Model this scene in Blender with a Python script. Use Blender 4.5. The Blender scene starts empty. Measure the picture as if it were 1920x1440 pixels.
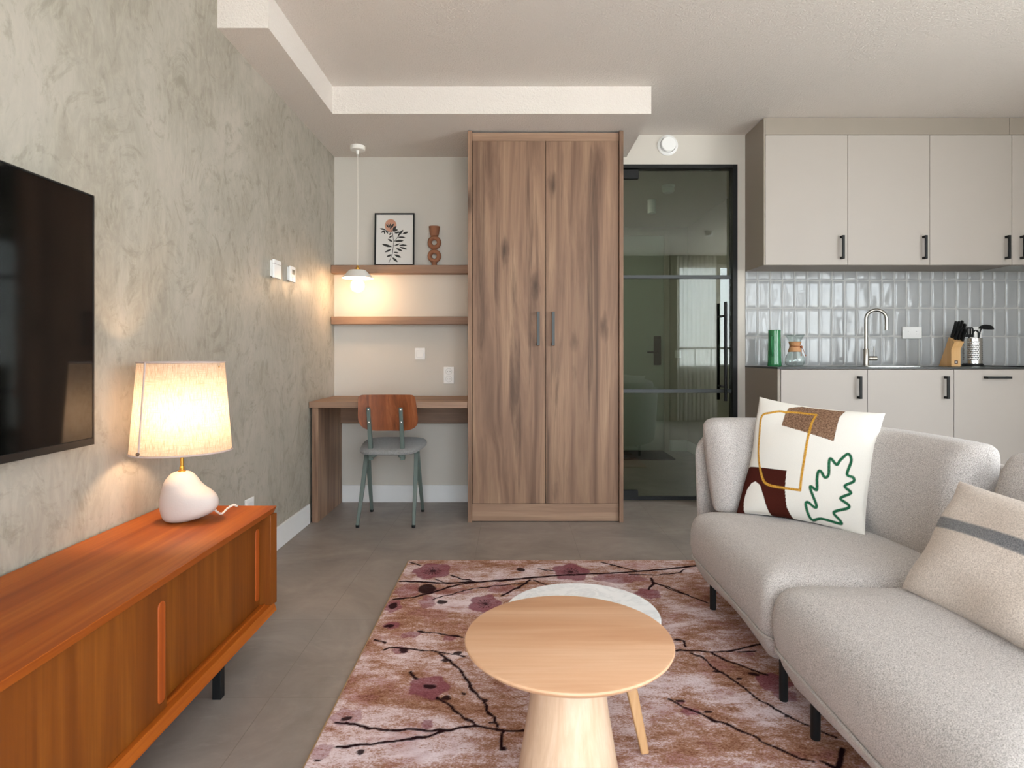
import bpy, bmesh, math, random
import numpy as np
from mathutils import Vector, Matrix, noise as mnoise
S = bpy.context.scene
COL = S.collection
PI = math.pi
F, CX, CY, H = 1140.0, 962.0, 665.0, 1.10        # focal length in pixels of a 1920 wide frame, vanishing point, eye height

def P(px, py, d): return Vector(((px-CX)*d/F, d, H-(py-CY)*d/F))
def XF(px, d): return (px-CX)*d/F
def ZF(py, d): return H-(py-CY)*d/F

# ------------------------------------------------------------------ materials
def lin(h):
    h = h.lstrip('#'); o = []
    for i in (0, 2, 4):
        c = int(h[i:i+2], 16)/255
        o.append(c/12.92 if c <= .04045 else ((c+.055)/1.055)**2.4)
    return (*o, 1)

class NT:
    def __init__(s, name):
        s.m = bpy.data.materials.new(name); s.m.use_nodes = True
        s.t = s.m.node_tree; s.b = s.t.nodes['Principled BSDF']; s.o = s.t.nodes['Material Output']
    def n(s, typ, **kw):
        x = s.t.nodes.new('ShaderNode'+typ)
        for k, v in kw.items(): setattr(x, k, v)
        return x
    def put(s, sock, v):
        if hasattr(v, 'is_output') or isinstance(v, bpy.types.NodeSocket): s.t.links.new(v, sock)
        else: sock.default_value = v
    def coord(s, kind='Object', scale=(1, 1, 1), loc=(0, 0, 0), rot=(0, 0, 0)):
        c = s.n('TexCoord'); m = s.n('Mapping')
        s.t.links.new(c.outputs[kind], m.inputs[0])
        m.inputs['Scale'].default_value = scale; m.inputs['Location'].default_value = loc; m.inputs['Rotation'].default_value = rot
        return m.outputs[0]
    def noise(s, vec, scale=1, detail=4, rough=.5, dist=0):
        x = s.n('TexNoise'); s.put(x.inputs['Vector'], vec)
        for k, v in (('Scale', scale), ('Detail', detail), ('Roughness', rough), ('Distortion', dist)): s.put(x.inputs[k], v)
        return x.outputs[0]
    def ramp(s, fac, stops, interp='LINEAR'):
        r = s.n('ValToRGB'); s.put(r.inputs[0], fac); e = r.color_ramp; e.interpolation = interp
        while len(e.elements) < len(stops): e.elements.new(.5)
        for el, (p, c) in zip(e.elements, stops):
            el.position = p; el.color = lin(c) if isinstance(c, str) else (c, c, c, 1)
        return r.outputs[0]
    def mix(s, fac, a, b, mode='MIX'):
        x = s.n('Mix', data_type='RGBA', blend_type=mode)
        s.put(x.inputs[0], fac)
        s.put(x.inputs[6], lin(a) if isinstance(a, str) else a); s.put(x.inputs[7], lin(b) if isinstance(b, str) else b)
        return x.outputs[2]
    def math(s, op, a, b=0.0, clamp=False):
        x = s.n('Math', operation=op, use_clamp=clamp); s.put(x.inputs[0], a); s.put(x.inputs[1], b)
        return x.outputs[0]
    def bump(s, h, strength=.2, dist=.01):
        x = s.n('Bump'); s.put(x.inputs['Height'], h); x.inputs['Strength'].default_value = strength; x.inputs['Distance'].default_value = dist
        s.t.links.new(x.outputs[0], s.b.inputs['Normal'])
    def set(s, color=None, rough=None, **kw):
        if color is not None: s.put(s.b.inputs['Base Color'], lin(color) if isinstance(color, str) else color)
        if rough is not None: s.put(s.b.inputs['Roughness'], rough)
        for k, v in kw.items(): s.put(s.b.inputs[k.replace('_', ' ')], v)
        return s.m
    def attr(s, name):
        a = s.n('Attribute', attribute_name=name); return a.outputs['Color'], a.outputs['Alpha']
    def sep(s, c):
        x = s.n('SeparateColor'); s.put(x.inputs[0], c); return x.outputs

def plain(name, color, rough=.5, var=.04, nscale=30, bump=0, bscale=300, **kw):
    t = NT(name)
    c = t.noise(t.coord(), nscale, 3)
    k = lin(color)
    dk = tuple(v*(1-var) for v in k[:3])+(1,); lt = tuple(min(1, v*(1+var)) for v in k[:3])+(1,)
    t.set(t.mix(c, dk, lt), rough, **kw)
    if bump: t.bump(t.noise(t.coord(), bscale, 2), bump, .002)
    return t.m

def wood(name, dark, mid, light, axis='z', rough=.5, across=8, fine=110, knots=0.0, contrast=1.0, coat=0.0, along=.6, spec=.5, plank=None):
    t = NT(name)
    def sc(a, l): return {'x': (l, a, a), 'y': (a, l, a), 'z': (a, a, l)}[axis]
    warp = t.noise(t.coord(scale=sc(3, 1.2)), 1, 2)
    v = t.n('VectorMath', operation='ADD'); w = t.n('VectorMath', operation='SCALE')
    wn = t.n('CombineXYZ'); [t.put(wn.inputs[i], warp) for i in range(3)]
    t.put(w.inputs[0], wn.outputs[0]); w.inputs['Scale'].default_value = .5
    t.put(v.inputs[0], t.coord(scale=sc(across, along))); t.put(v.inputs[1], w.outputs[0])
    band = t.noise(v.outputs[0], 1, 5, .6, .8)
    col = t.ramp(band, [(.5-.24/contrast, dark), (.5, mid), (.5+.2/contrast, light)])
    fib = t.noise(t.coord(scale=sc(fine, 3.0)), 1, 5, .7, .3)
    col = t.mix(t.math('MULTIPLY', t.ramp(fib, [(.38, 0.0), (.72, 1.0)]), .38), col, dark)
    if plank:                                   # glued boards, each a shade of its own
        sx_ = t.n('SeparateXYZ'); t.put(sx_.inputs[0], t.coord()); wn2 = t.n('TexWhiteNoise', noise_dimensions='1D')
        t.put(wn2.inputs['W'], t.math('FLOOR', t.math('DIVIDE', sx_.outputs[plank[0]], plank[1])))
        col = t.mix(t.math('MULTIPLY', wn2.outputs['Value'], plank[2]), col, dark)
    if knots:
        vo = t.n('TexVoronoi', feature='F1'); t.put(vo.inputs['Vector'], t.coord(scale=sc(5.5, 1.7))); vo.inputs['Scale'].default_value = 1; vo.inputs['Randomness'].default_value = .9
        kd = t.math('ADD', vo.outputs['Distance'], t.math('MULTIPLY', t.noise(t.coord(scale=sc(30, 9)), 1, 4), .22))
        km = t.ramp(kd, [(.13, 1.0), (.30, 0.0)])
        kk = tuple(x*.35 for x in lin(dark)[:3])+(1,)
        col = t.mix(t.math('MULTIPLY', km, knots), col, kk)
        streak = t.ramp(t.noise(t.coord(scale=sc(14, .55), loc=(3, 7, 1)), 1, 6, .65, .8), [(.55, 0.0), (.68, 1.0)])
        col = t.mix(t.math('MULTIPLY', streak, knots*.75), col, kk)
    t.set(col, rough, Specular_IOR_Level=spec)
    if coat: t.set(Coat_Weight=coat, Coat_Roughness=.25)
    t.bump(fib, .08, .002)
    return t.m

def emit(name, color, strength):
    t = NT(name); t.set(color, .4); t.put(t.b.inputs['Emission Color'], lin(color)); t.b.inputs['Emission Strength'].default_value = strength
    return t.m

def sheet_glass(name, tint, ior=1.5, rough=0.0, edge=None):
    t = NT(name)
    tr = t.n('BsdfTransparent'); tr.inputs[0].default_value = lin(tint)
    if edge:
        lw = t.n('LayerWeight'); lw.inputs[0].default_value = .35; t.put(tr.inputs[0], t.mix(t.math('POWER', lw.outputs['Facing'], 4.0), tint, edge))
    gl = t.n('BsdfGlossy'); gl.inputs['Roughness'].default_value = rough; gl.inputs[0].default_value = (1, 1, 1, 1)
    fr = t.n('Fresnel'); ge = t.n('NewGeometry'); t.put(fr.inputs[0], t.math('ADD', t.math('MULTIPLY', ge.outputs['Backfacing'], 1/ior-ior), ior))
    mx = t.n('MixShader'); t.put(mx.inputs[0], fr.outputs[0]); t.put(mx.inputs[1], tr.outputs[0]); t.put(mx.inputs[2], gl.outputs[0])
    t.put(t.o.inputs[0], mx.outputs[0]); return t.m

def fabric(name, dark, light, scale=420, rough=.95, bump=.5, sheen=.2):
    t = NT(name)
    a = t.noise(t.coord(scale=(1, 1, 1)), scale, 2, .6)
    b = t.noise(t.coord(), 9, 3)
    col = t.ramp(a, [(.34, dark), (.62, light)])
    col = t.mix(t.math('MULTIPLY', b, .12), col, dark)
    t.set(col, rough, Sheen_Weight=sheen, Specular_IOR_Level=.2)
    t.bump(a, bump, .0015); return t.m

def cloth_translucent(name, color, dark, amount, tscale=(300, 300, 35), sheer=0):
    t = NT(name)
    th = t.ramp(t.noise(t.coord(scale=tscale), 1, 3, .7), [(.35, 0.0), (.7, 1.0)])
    th2 = t.ramp(t.noise(t.coord(scale=(22, 22, 420)), 1, 3, .7), [(.4, 0.0), (.75, 1.0)])
    col = t.mix(t.math('MULTIPLY', t.math('MAXIMUM', th, th2), .85), color, dark)
    d = t.n('BsdfDiffuse'); t.put(d.inputs[0], col); tr = t.n('BsdfTranslucent'); t.put(tr.inputs[0], col)
    mx = t.n('MixShader'); mx.inputs[0].default_value = amount; t.put(mx.inputs[1], d.outputs[0]); t.put(mx.inputs[2], tr.outputs[0])
    if sheer:
        tp_ = t.n('BsdfTransparent'); m2 = t.n('MixShader'); m2.inputs[0].default_value = sheer; t.put(m2.inputs[1], mx.outputs[0]); t.put(m2.inputs[2], tp_.outputs[0]); mx = m2
    t.put(t.o.inputs[0], mx.outputs[0]); return t.m

# plaster of the left wall
t = NT('limewash_plaster')
w1 = t.noise(t.coord(scale=(1, 1, .75)), 1.3, 6, .62, 1.4)
w2 = t.noise(t.coord(scale=(1, 2.2, .8), rot=(.6, 0, 0)), 6.5, 8, .68, 3.0)
w3 = t.noise(t.coord(scale=(1, 1.2, 1), loc=(5, 2, 8)), 3.4, 10, .72, 3.6)
c1 = t.ramp(w1, [(.28, '#918a7d'), (.5, '#a39d91'), (.72, '#b5ada2')])
c2 = t.mix(t.math('MULTIPLY', t.ramp(w2, [(.42, 0.0), (.68, 1.0)]), .5), c1, '#b9b2a4')
c3 = t.mix(t.math('MULTIPLY', t.ramp(w3, [(.52, 0.0), (.64, 1.0)]), .45), c2, '#7d7766')
t.set(c3, t.ramp(w3, [(.3, .38), (.7, .6)])); t.bump(w2, .06, .01)
M_plaster = t.m
# stippled ceiling
t = NT('stipple_white'); t.set('#dfd7d0', .9)
t.bump(t.noise(t.coord(), 85, 3, .7), .6, .01); M_ceil = t.m
M_paint = plain('greige_paint', '#c9c4bc', .8, .02, 3, .15, 120)
M_paintw = plain('cream_paint', '#cbc5bc', .8, .02, 3, .15, 120)
M_hall = plain('hall_paint', '#bdb9ae', .8, .02, 3)
M_white = plain('white_lacquer', '#e8e8e8', .45, .01)
M_plastic = plain('white_plastic', '#efefee', .35, .01)
# floor tiles
t = NT('grey_floor_tile')
PT = .572
br = t.n('TexBrick'); br.offset = 0; br.squash = 1
t.put(br.inputs['Vector'], t.coord(scale=(1, 1, 1), loc=(.207-PT*3*0, -(3.667-6*PT), 0)))
for k, v in (('Scale', 1.0), ('Mortar Size', .0012), ('Mortar Smooth', 0.0), ('Bias', 0.0), ('Brick Width', PT), ('Row Height', PT)): br.inputs[k].default_value = v
br.inputs['Color1'].default_value = (.0, .0, .0, 1); br.inputs['Color2'].default_value = (1, 1, 1, 1); br.inputs['Mortar'].default_value = (.5, .5, .5, 1)
cl = t.noise(t.coord(), 2.6, 8, .62, .8); cf = t.noise(t.coord(scale=(1, 2.5, 1)), 9, 6, .7, .5)
base = t.ramp(cl, [(.3, '#7a716b'), (.5, '#8d837c'), (.72, '#a2978f')])
base = t.mix(t.math('MULTIPLY', t.ramp(cf, [(.55, 0.0), (.75, 1.0)]), .35), base, '#b0a59d')
base = t.mix(t.math('MULTIPLY', t.sep(br.outputs['Color'])[0], .25), base, '#9d938c')
base = t.mix(br.outputs['Fac'], base, '#787069')
t.set(base, t.ramp(cf, [(.3, .36), (.7, .5)])); M_floor = t.m

M_oak = wood('smoked_oak_board', '#695041', '#91725d', '#aa8a70', 'z', .55, 9, 130, .85, 1.25, spec=.3, plank=(0, .085, .35))
M_oakx = wood('smoked_oak_board_across', '#735947', '#93735d', '#a8886f', 'x', .55, 12, 150, .25)
M_oaky = wood('smoked_oak_board_deep', '#71563f', '#917057', '#a58366', 'y', .55, 12, 150, .2)
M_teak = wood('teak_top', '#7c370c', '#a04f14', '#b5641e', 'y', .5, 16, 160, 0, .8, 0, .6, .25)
M_teakz = wood('teak_front_shaded', '#5c2c0a', '#7a4110', '#915419', 'z', .5, 14, 160, 0, .8, 0, .6, .25)  # darker than the top, shade on the front painted into the teak
M_teakh = wood('teak_handle', '#83380f', '#a44d19', '#b55d25', 'z', .5, 30, 200, 0, .8, 0, .6, .25)
M_lightoak = wood('natural_oak_top', '#bb8863', '#d2a582', '#dcb595', 'x', .45, 10, 120, 0, .9, plank=(1, .118, .45))
M_lightoakz = wood('natural_oak_pillar', '#c39f80', '#d8b99c', '#e3cab2', 'z', .5, 34, 160, 0, .8)
M_ply = wood('walnut_plywood', '#5f2c12', '#8a4a24', '#a2603a', 'z', .4, 16, 120, 0, 1.2, .1, 2.2)
M_beech = wood('beech_block', '#c4935a', '#d8ab73', '#e2ba86', 'z', .45, 30, 160, 0, .8)
M_beechl = plain('wood_collar', '#c48f63', .5, .1, 60)
M_kit = plain('greige_laminate', '#aca49c', .5, .015, 4)
M_kitd = plain('greige_laminate_shaded', '#958b80', .55, .015, 4)  # darker copy of the door laminate, shade on panels and fascia painted in
M_black = plain('black_metal', '#151617', .5, .1, Specular_IOR_Level=.3)
M_char = plain('charcoal_bar', '#34393a', .45, .06)
M_counter = plain('dark_worktop', '#2b2d2d', .3, .1, 60)
M_sage = plain('sage_steel', '#5c6863', .45, .04)
M_steel = plain('brushed_steel', '#a9a59d', .28, .05, 80, Metallic=1.0)
M_bsteel = plain('bright_steel', '#d0d0ce', .22, .03, 80, Metallic=1.0)
M_brass = plain('brass', '#d2a04a', .3, .05, 80, Metallic=1.0)
M_screen = NT('tv_screen').set('#050505', .07, Specular_IOR_Level=.5)
M_tv = plain('tv_plastic', '#131313', .4, .1)
M_green = plain('green_glaze', '#2f7a4c', .08, .12, 12, Coat_Weight=.6, Coat_Roughness=.03)
M_terra = plain('terracotta', '#936349', .85, .06, 40, .3, 250)
M_ceramic = plain('matt_white_ceramic', '#c6bcb6', .75, .03, 20, .15, 200)
M_glassd = sheet_glass('door_glass', '#c9d3cc', 1.65)
M_glassw = sheet_glass('window_glass', '#f4f8f8', 1.45)
M_clear = sheet_glass('clear_glass', '#fafdfc', 1.5, 0.0, '#bcc4c2')
M_sofa = fabric('oatmeal_weave', '#86807c', '#dad3cf', 480)
M_pipe = fabric('piping_weave', '#918a84', '#c9c2bc', 480)
M_seatf = fabric('grey_chair_cloth', '#626160', '#9b9a99', 420)
M_white_enamel = plain('white_enamel', '#ebe8e2', .4, .01)
M_cord = plain('white_cord', '#ddd6cc', .8, .15, 300)
M_dark = plain('dark_gap', '#1a1816', .9, .05)
M_hallfloor = plain('doormat_fibre', '#242322', .95, .2, 300)
M_peach = plain('leather_lace', '#9a5a34', .7, .1, 60)

# ------------------------------------------------------------------ mesh helpers
def box(bm, x0, x1, y0, y1, z0, z1):
    v = [bm.verts.new((x, y, z)) for x in (x0, x1) for y in (y0, y1) for z in (z0, z1)]
    for f in ((0, 1, 3, 2), (4, 6, 7, 5), (0, 4, 5, 1), (2, 3, 7, 6), (0, 2, 6, 4), (1, 5, 7, 3)): bm.faces.new([v[i] for i in f])
    return v
def Bx(*a):
    bm = bmesh.new(); box(bm, *a); return bm
def boxes(*bs):
    bm = bmesh.new(); [box(bm, *b) for b in bs]; return bm
def rings(bm, R, cap=True, closed=True):
    V = [[bm.verts.new(p) for p in r] for r in R]; n = len(R[0])
    for a, b in zip(V, V[1:]):
        for i in range(n if closed else n-1): bm.faces.new((a[i], a[(i+1) % n], b[(i+1) % n], b[i]))
    if cap:
        bm.faces.new(V[0][::-1]); bm.faces.new(V[-1])
    return V
def tube(bm, pts, r, seg=12, square=False):
    pts = [Vector(p) for p in pts]; R = []; n = len(pts)
    rs = r if isinstance(r, (list, tuple)) else [r]*n
    u = None
    for i, p in enumerate(pts):
        d = (pts[min(i+1, n-1)]-pts[max(i-1, 0)]).normalized()
        if u is None: u = d.orthogonal().normalized() if not square else (Vector((1, 0, 0)) if abs(d.x) < .8 else Vector((0, 1, 0)))
        u = (u-d*u.dot(d)).normalized(); w = d.cross(u)
        if square: R.append([p+(u*a+w*b)*rs[i] for a, b in ((-1, -1), (1, -1), (1, 1), (-1, 1))])
        else: R.append([p+(u*math.cos(2*PI*k/seg)+w*math.sin(2*PI*k/seg))*rs[i] for k in range(seg)])
    rings(bm, R); return bm
def Tube(pts, r, seg=12, square=False): return tube(bmesh.new(), pts, r, seg, square)
def lathe(bm, prof, c, seg=40, cap=True, sx=1, sy=1):
    rings(bm, [[(c[0]+max(r, 1e-4)*sx*math.cos(2*PI*k/seg), c[1]+max(r, 1e-4)*sy*math.sin(2*PI*k/seg), z) for k in range(seg)] for r, z in prof], cap); return bm
def Lathe(prof, c, seg=40, cap=True, sx=1, sy=1): return lathe(bmesh.new(), prof, c, seg, cap, sx, sy)
def prism(bm, poly, axis, a, b):
    def pt(q, h): return {'x': (h, q[0], q[1]), 'y': (q[0], h, q[1]), 'z': (q[0], q[1], h)}[axis]
    rings(bm, [[pt(q, a) for q in poly], [pt(q, b) for q in poly]]); return bm
def Prism(poly, axis, a, b): return prism(bmesh.new(), poly, axis, a, b)
def sphere(bm, c, r, u=20, v=12, sc=(1, 1, 1)):
    bmesh.ops.create_uvsphere(bm, u_segments=u, v_segments=v, radius=r, matrix=Matrix.Translation(c) @ Matrix.Diagonal((*sc, 1))); return bm
def rounded(pts, radii, n=6):
    out = []; m = len(pts)
    for i in range(m):
        p0, p, p1 = Vector(pts[i-1]), Vector(pts[i]), Vector(pts[(i+1) % m]); r = radii[i] if isinstance(radii, (list, tuple)) else radii
        if r <= 0: out.append(tuple(p)); continue
        a = p+(p0-p).normalized()*min(r, (p0-p).length*.49); b = p+(p1-p).normalized()*min(r, (p1-p).length*.49)
        for k in range(n+1):
            s = k/n; out.append(tuple(a*(1-s)**2+p*2*s*(1-s)+b*s*s))
    return out
def catmull(pts, n=8, closed=False):
    pts = [Vector(p) for p in pts]; m = len(pts); out = []
    for i in range(m if closed else m-1):
        if closed: a, b, c, d = pts[i-1], pts[i], pts[(i+1) % m], pts[(i+2) % m]
        else: a, b, c, d = pts[max(i-1, 0)], pts[i], pts[i+1], pts[min(i+2, m-1)]
        for k in range(n):
            s = k/n; out.append(.5*((2*b)+(c-a)*s+(2*a-5*b+4*c-d)*s*s+(3*b-a-3*c+d)*s**3))
    if not closed: out.append(pts[-1])
    return out

ORIG = {}
def thing(name, label, cat, loc, group=None, kind=None):
    o = bpy.data.objects.new(name, None); COL.objects.link(o); o.location = loc; o.empty_display_size = .05
    o['label'] = label; o['category'] = cat
    if group: o['group'] = group
    if kind: o['kind'] = kind
    ORIG[o.name] = Vector(loc); return o
def obj(name, bm, m, parent=None, bevel=0, label=None, smooth=35, loc=None, sub=0, seg=2):
    org = ORIG[parent.name] if parent else Vector(loc if loc else (0, 0, 0))
    if isinstance(bm, bpy.types.Mesh): me = bm
    else:
        bmesh.ops.recalc_face_normals(bm, faces=bm.faces)
        me = bpy.data.meshes.new(name); bm.to_mesh(me); bm.free()
    me.transform(Matrix.Translation(-org))
    for mm in (m if isinstance(m, (list, tuple)) else [m]): me.materials.append(mm)
    o = bpy.data.objects.new(name, me); COL.objects.link(o)
    if parent: o.parent = parent
    else: o.location = org
    ORIG[o.name] = org
    if smooth:
        me.polygons.foreach_set('use_smooth', [True]*len(me.polygons)); me.set_sharp_from_angle(angle=math.radians(smooth))
    if bevel:
        b = o.modifiers.new('bevel', 'BEVEL'); b.width = bevel; b.segments = seg; b.limit_method = 'ANGLE'; b.angle_limit = math.radians(40)
    if sub:
        s = o.modifiers.new('subdivision', 'SUBSURF'); s.levels = sub; s.render_levels = sub
    if label: o['label'] = label
    return o
def solo(name, bm, m, label, cat, loc=(0, 0, 0), group=None, **kw):
    o = obj(name, bm, m, None, loc=loc, **kw); o['label'] = label; o['category'] = cat
    if group: o['group'] = group
    return o
def struct(name, bm, m, label, cat, **kw):
    o = obj(name, bm, m, None, **kw); o['kind'] = 'structure'; o['label'] = label; o['category'] = cat; return o

# ------------------------------------------------------------------ the setting
XL, XR, YB, YF, ZC = -1.335, 4.12, 4.543, -.95, 2.742
ZS, XS, YS = 2.575, .846, 3.722                      # soffit underside, right end, front face
DX0, DX1, DZ = .78, 1.674, 2.519                     # glass door opening
XH0, XH1, YH, ZH = .2, 2.0, 6.97, 2.56              # hallway behind the glass door
struct('floor', Bx(XL-.1, XR+.1, YF-.12, YH+.1, -.1, 0), M_floor, 'dark grey square floor tiles running from the living room into the hallway', 'floor')
struct('ceiling', Bx(XL-.1, XR+.1, YF-.12, YB+.12, ZC, ZC+.12), M_ceil, 'stippled off-white ceiling over the living room', 'ceiling')
struct('wall_left', Bx(XL-.1, XL, YF-.12, YB+.12, 0, ZC), M_plaster, 'grey-green limewashed plaster wall behind the television', 'wall')
W3 = (-.7, 2.05, .06, 2.66)
struct('wall_right', boxes((XR, XR+.1, YF-.12, W3[0], 0, ZC), (XR, XR+.1, W3[1], YB+.12, 0, ZC), (XR, XR+.1, W3[0], W3[1], 0, W3[2]), (XR, XR+.1, W3[0], W3[1], W3[3], ZC)), M_paint, 'plain greige wall closing the room on the right', 'wall')
struct('wall_back', boxes((XL, DX0, YB, YB+.12, 0, ZC), (DX1, XR, YB, YB+.12, 0, ZC), (DX0, DX1, YB, YB+.12, DZ, ZC)), M_paintw,
       'greige wall at the back of the room around the glass door', 'wall')
# window wall behind the camera
W = [(-.6, 1.72, .06, 2.66), (2.72, 4.02, .86, 2.60)]
bs = [(XL, W[0][0]), (W[0][1], W[1][0]), (W[1][1], XR)]
bm = boxes(*[(a, b, YF-.12, YF, 0, ZC) for a, b in bs])
for x0, x1, z0, z1 in W:
    box(bm, x0, x1, YF-.12, YF, 0, z0); box(bm, x0, x1, YF-.12, YF, z1, ZC)
struct('wall_front', bm, plain('taupe_paint', '#857c70', .85, .03, 40), 'taupe window wall seen only as a reflection in the glass door', 'wall')
for i, (x0, x1, z0, z1) in enumerate(W):
    w = thing('window_%d' % (i+1), ['wide tall window behind the viewer, lighting the room', 'window beside the sheer curtain, seen reflected in the glass door'][i], 'window', ((x0+x1)/2, YF-.06, z0), kind='structure')
    bm = boxes((x0, x1, YF-.09, YF-.03, z0, z0+.05), (x0, x1, YF-.09, YF-.03, z1-.05, z1), (x0, x0+.05, YF-.09, YF-.03, z0+.05, z1-.05), (x1-.05, x1, YF-.09, YF-.03, z0+.05, z1-.05))
    xm = [(x0+x1)/2] if i == 0 else [3.42]
    for x in xm: box(bm, x-.03, x+.03, YF-.09, YF-.03, z0+.05, z1-.05)
    obj('window_frame', bm, M_char if i == 0 else M_paint, w, bevel=.003)
    obj('pane', Bx(x0+.05, x1-.05, YF-.065, YF-.057, z0+.05, z1-.05), M_glassw, w)
w = thing('window_3', 'tall glazed opening in the right wall beyond the picture edge', 'window', (XR+.05, (W3[0]+W3[1])/2, W3[2]), kind='structure')
a0, a1, z0, z1 = W3
bm = boxes((XR+.02, XR+.08, a0, a1, z0, z0+.05), (XR+.02, XR+.08, a0, a1, z1-.05, z1), (XR+.02, XR+.08, a0, a0+.05, z0+.05, z1-.05), (XR+.02, XR+.08, a1-.05, a1, z0+.05, z1-.05), (XR+.02, XR+.08, (a0+a1)/2-.03, (a0+a1)/2+.03, z0+.05, z1-.05))
obj('window_frame', bm, M_char, w, bevel=.003)
obj('pane', Bx(XR+.046, XR+.054, a0+.05, a1-.05, z0+.05, z1-.05), M_glassw, w)
# soffit: strip along the left wall and a field over the nook and wardrobe
poly = [(XL, 2.745), (-1.105, 2.745), (-1.105, YS), (XS, YS), (XS, YB), (XL, YB)]
struct('trim_1', Prism(poly, 'z', ZS, ZC), M_ceil, 'lowered white ceiling bulkhead along the left wall and over the wardrobe', 'bulkhead')
# baseboards
struct('baseboard_left', Bx(XL, XL+.012, YF, 3.965, 0, .128), M_white, 'white baseboard along the plaster wall', 'baseboard', bevel=.002)
struct('baseboard_back', Bx(-1.275, -.30, YB-.012, YB, 0, .127), M_white, 'white baseboard under the desk', 'baseboard', bevel=.002)
# hallway
struct('wall_hall_left', Bx(XH0-.1, XH0, YB+.12, YH+.1, 0, ZH), M_hall, 'left wall of the dim hallway', 'wall')
struct('wall_hall_right', Bx(XH1, XH1+.1, YB+.12, YH+.1, 0, ZH), M_hall, 'right wall of the dim hallway behind the glass door', 'wall')
struct('wall_hall_back', Bx(XH0, XH1, YH, YH+.1, 0, ZH), M_hall, 'end wall of the hallway around the entrance door', 'wall')
struct('ceiling_hall', Bx(XH0-.1, XH1+.1, YB+.12, YH+.1, ZH, ZH+.1), M_ceil, 'hallway ceiling behind the glass door', 'ceiling')
struct('baseboard_hall', boxes((1.79, XH1, YH-.012, YH, 0, .12), (XH1-.012, XH1, YB+.13, YH-.012, 0, .12)), M_white, 'white baseboard at the end of the hallway', 'baseboard')
# entrance door at the hallway's end
d2 = thing('door_2', 'pale entrance door at the end of the hallway', 'door', (1.3, YH, 0), kind='structure')
XE0, XE1 = .86, 1.785
obj('door_frame', boxes((XE0, XE0+.06, YH-.03, YH, 0, 2.52), (XE1-.06, XE1, YH-.03, YH, 0, 2.52), (XE0+.06, XE1-.06, YH-.03, YH, 2.46, 2.52)), M_hall, d2, bevel=.004)
lf = obj('door_leaf', Bx(XE0+.064, XE1-.064, YH-.022, YH-.001, .01, 2.456), plain('door_paint', '#b9c0b6', .5, .01, 3), d2)
obj('lock_plate', Bx(1.605, 1.685, YH-.045, YH-.022, ZF(684, 6.93), ZF(630, 6.93)), M_black, lf, bevel=.006)
obj('door_lever', Tube([(1.64, YH-.05, 1.13), (1.64, YH-.085, 1.13), (1.52, YH-.085, 1.13)], .011), M_black, lf)
# glass door
d1 = thing('door_1', 'black steel framed glass door to the hallway beside the wardrobe', 'door', (DX1, YB+.03, 0), kind='structure')
yg = YB+.03
obj('door_frame', boxes((DX1-.036, DX1, YB-.012, YB+.07, 0, DZ), (DX0, DX1-.036, YB-.012, YB+.07, DZ-.028, DZ), (DX0, DX0+.036, YB-.012, YB+.07, 0, DZ-.028)), M_black, d1, bevel=.002)
gp = obj('glass_pane', Bx(DX0+.04, DX1-.04, yg-.005, yg+.005, .035, DZ-.032), M_glassd, d1)
for y0, y1 in ((515.5, 522), (730, 737)):
    obj('glazing_bar', boxes((DX0+.036, DX1-.036, yg-.013, yg-.005, ZF(y1, 4.55), ZF(y0, 4.55)), (DX0+.036, DX1-.036, yg+.005, yg+.013, ZF(y1, 4.55), ZF(y0, 4.55))), M_char, d1, bevel=.001)
obj('bottom_rail', Bx(DX0+.036, DX1-.036, yg-.015, yg+.015, .008, .036), M_black, d1, bevel=.002)
obj('pivot_fitting', Bx(DX0+.036, XF(1199, 4.53), yg-.02, yg+.02, DZ-.10, DZ-.03), M_black, d1, bevel=.004)
obj('pivot_fitting', Bx(DX0+.036, XF(1198, 4.53), yg-.02, yg+.02, .01, .085), M_black, d1, bevel=.004)
xh = XF(1360.6, 4.49)
bm = bmesh.new()
for yy in (4.49, 4.65): tube(bm, [(xh, yy, ZF(752, 4.49)), (xh, yy, ZF(566, 4.49))], .0115)
for zz in (ZF(592, 4.5), ZF(725, 4.5)): tube(bm, [(xh, 4.49, zz), (xh, 4.65, zz)], .009)
obj('pull_handle', bm, M_black, d1)
# tiles over the worktop
random.seed(4)
bm = bmesh.new(); XK = 1.7335; ZK = 1.018
rows = [(ZK, 1.2355), (1.2355, 1.445), (1.445, 1.656), (1.656, 1.745)]
px = .0925; g = .0016; k = 0
while XK+k*px < XR-.01:
    x0 = XK+k*px; x1 = min(x0+px, XR)
    for z0, z1 in rows:
        nu, nv = 9, 14; s1, s2 = random.uniform(-.0010, .0010), random.uniform(-.0010, .0010); sd = random.random()*50
        G = []
        for j in range(nv+1):
            row = []
            for i in range(nu+1):
                u, v = i/nu, j/nv
                X = x0+g+(x1-x0-2*g)*u; Z = z0+g+(z1-z0-2*g)*v
                e = min(min(u, 1-u)*(x1-x0), min(v, 1-v)*(z1-z0))
                hgt = .0055*(1-max(0, 1-e/.009)**2.2)
                hgt += s1*(u-.5)*2+s2*(v-.5)*2+.0024*mnoise.noise((X*20+sd, Z*11, sd))*min(1, e/.012)
                row.append(bm.verts.new((X, YB-.004-hgt, Z)))
            G.append(row)
        for j in range(nv):
            for i in range(nu): bm.faces.new((G[j][i], G[j][i+1], G[j+1][i+1], G[j+1][i]))
    k += 1
nf = len(bm.faces); box(bm, XK, XR, YB-.005, YB, ZK, 1.745)
bm.faces.ensure_lookup_table()
for f in list(bm.faces)[nf:]: f.material_index = 1
M_tile = plain('grey_glazed_tile', '#a3a5a6', .15, .06, 9, Coat_Weight=.3, Coat_Roughness=.08)
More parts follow.
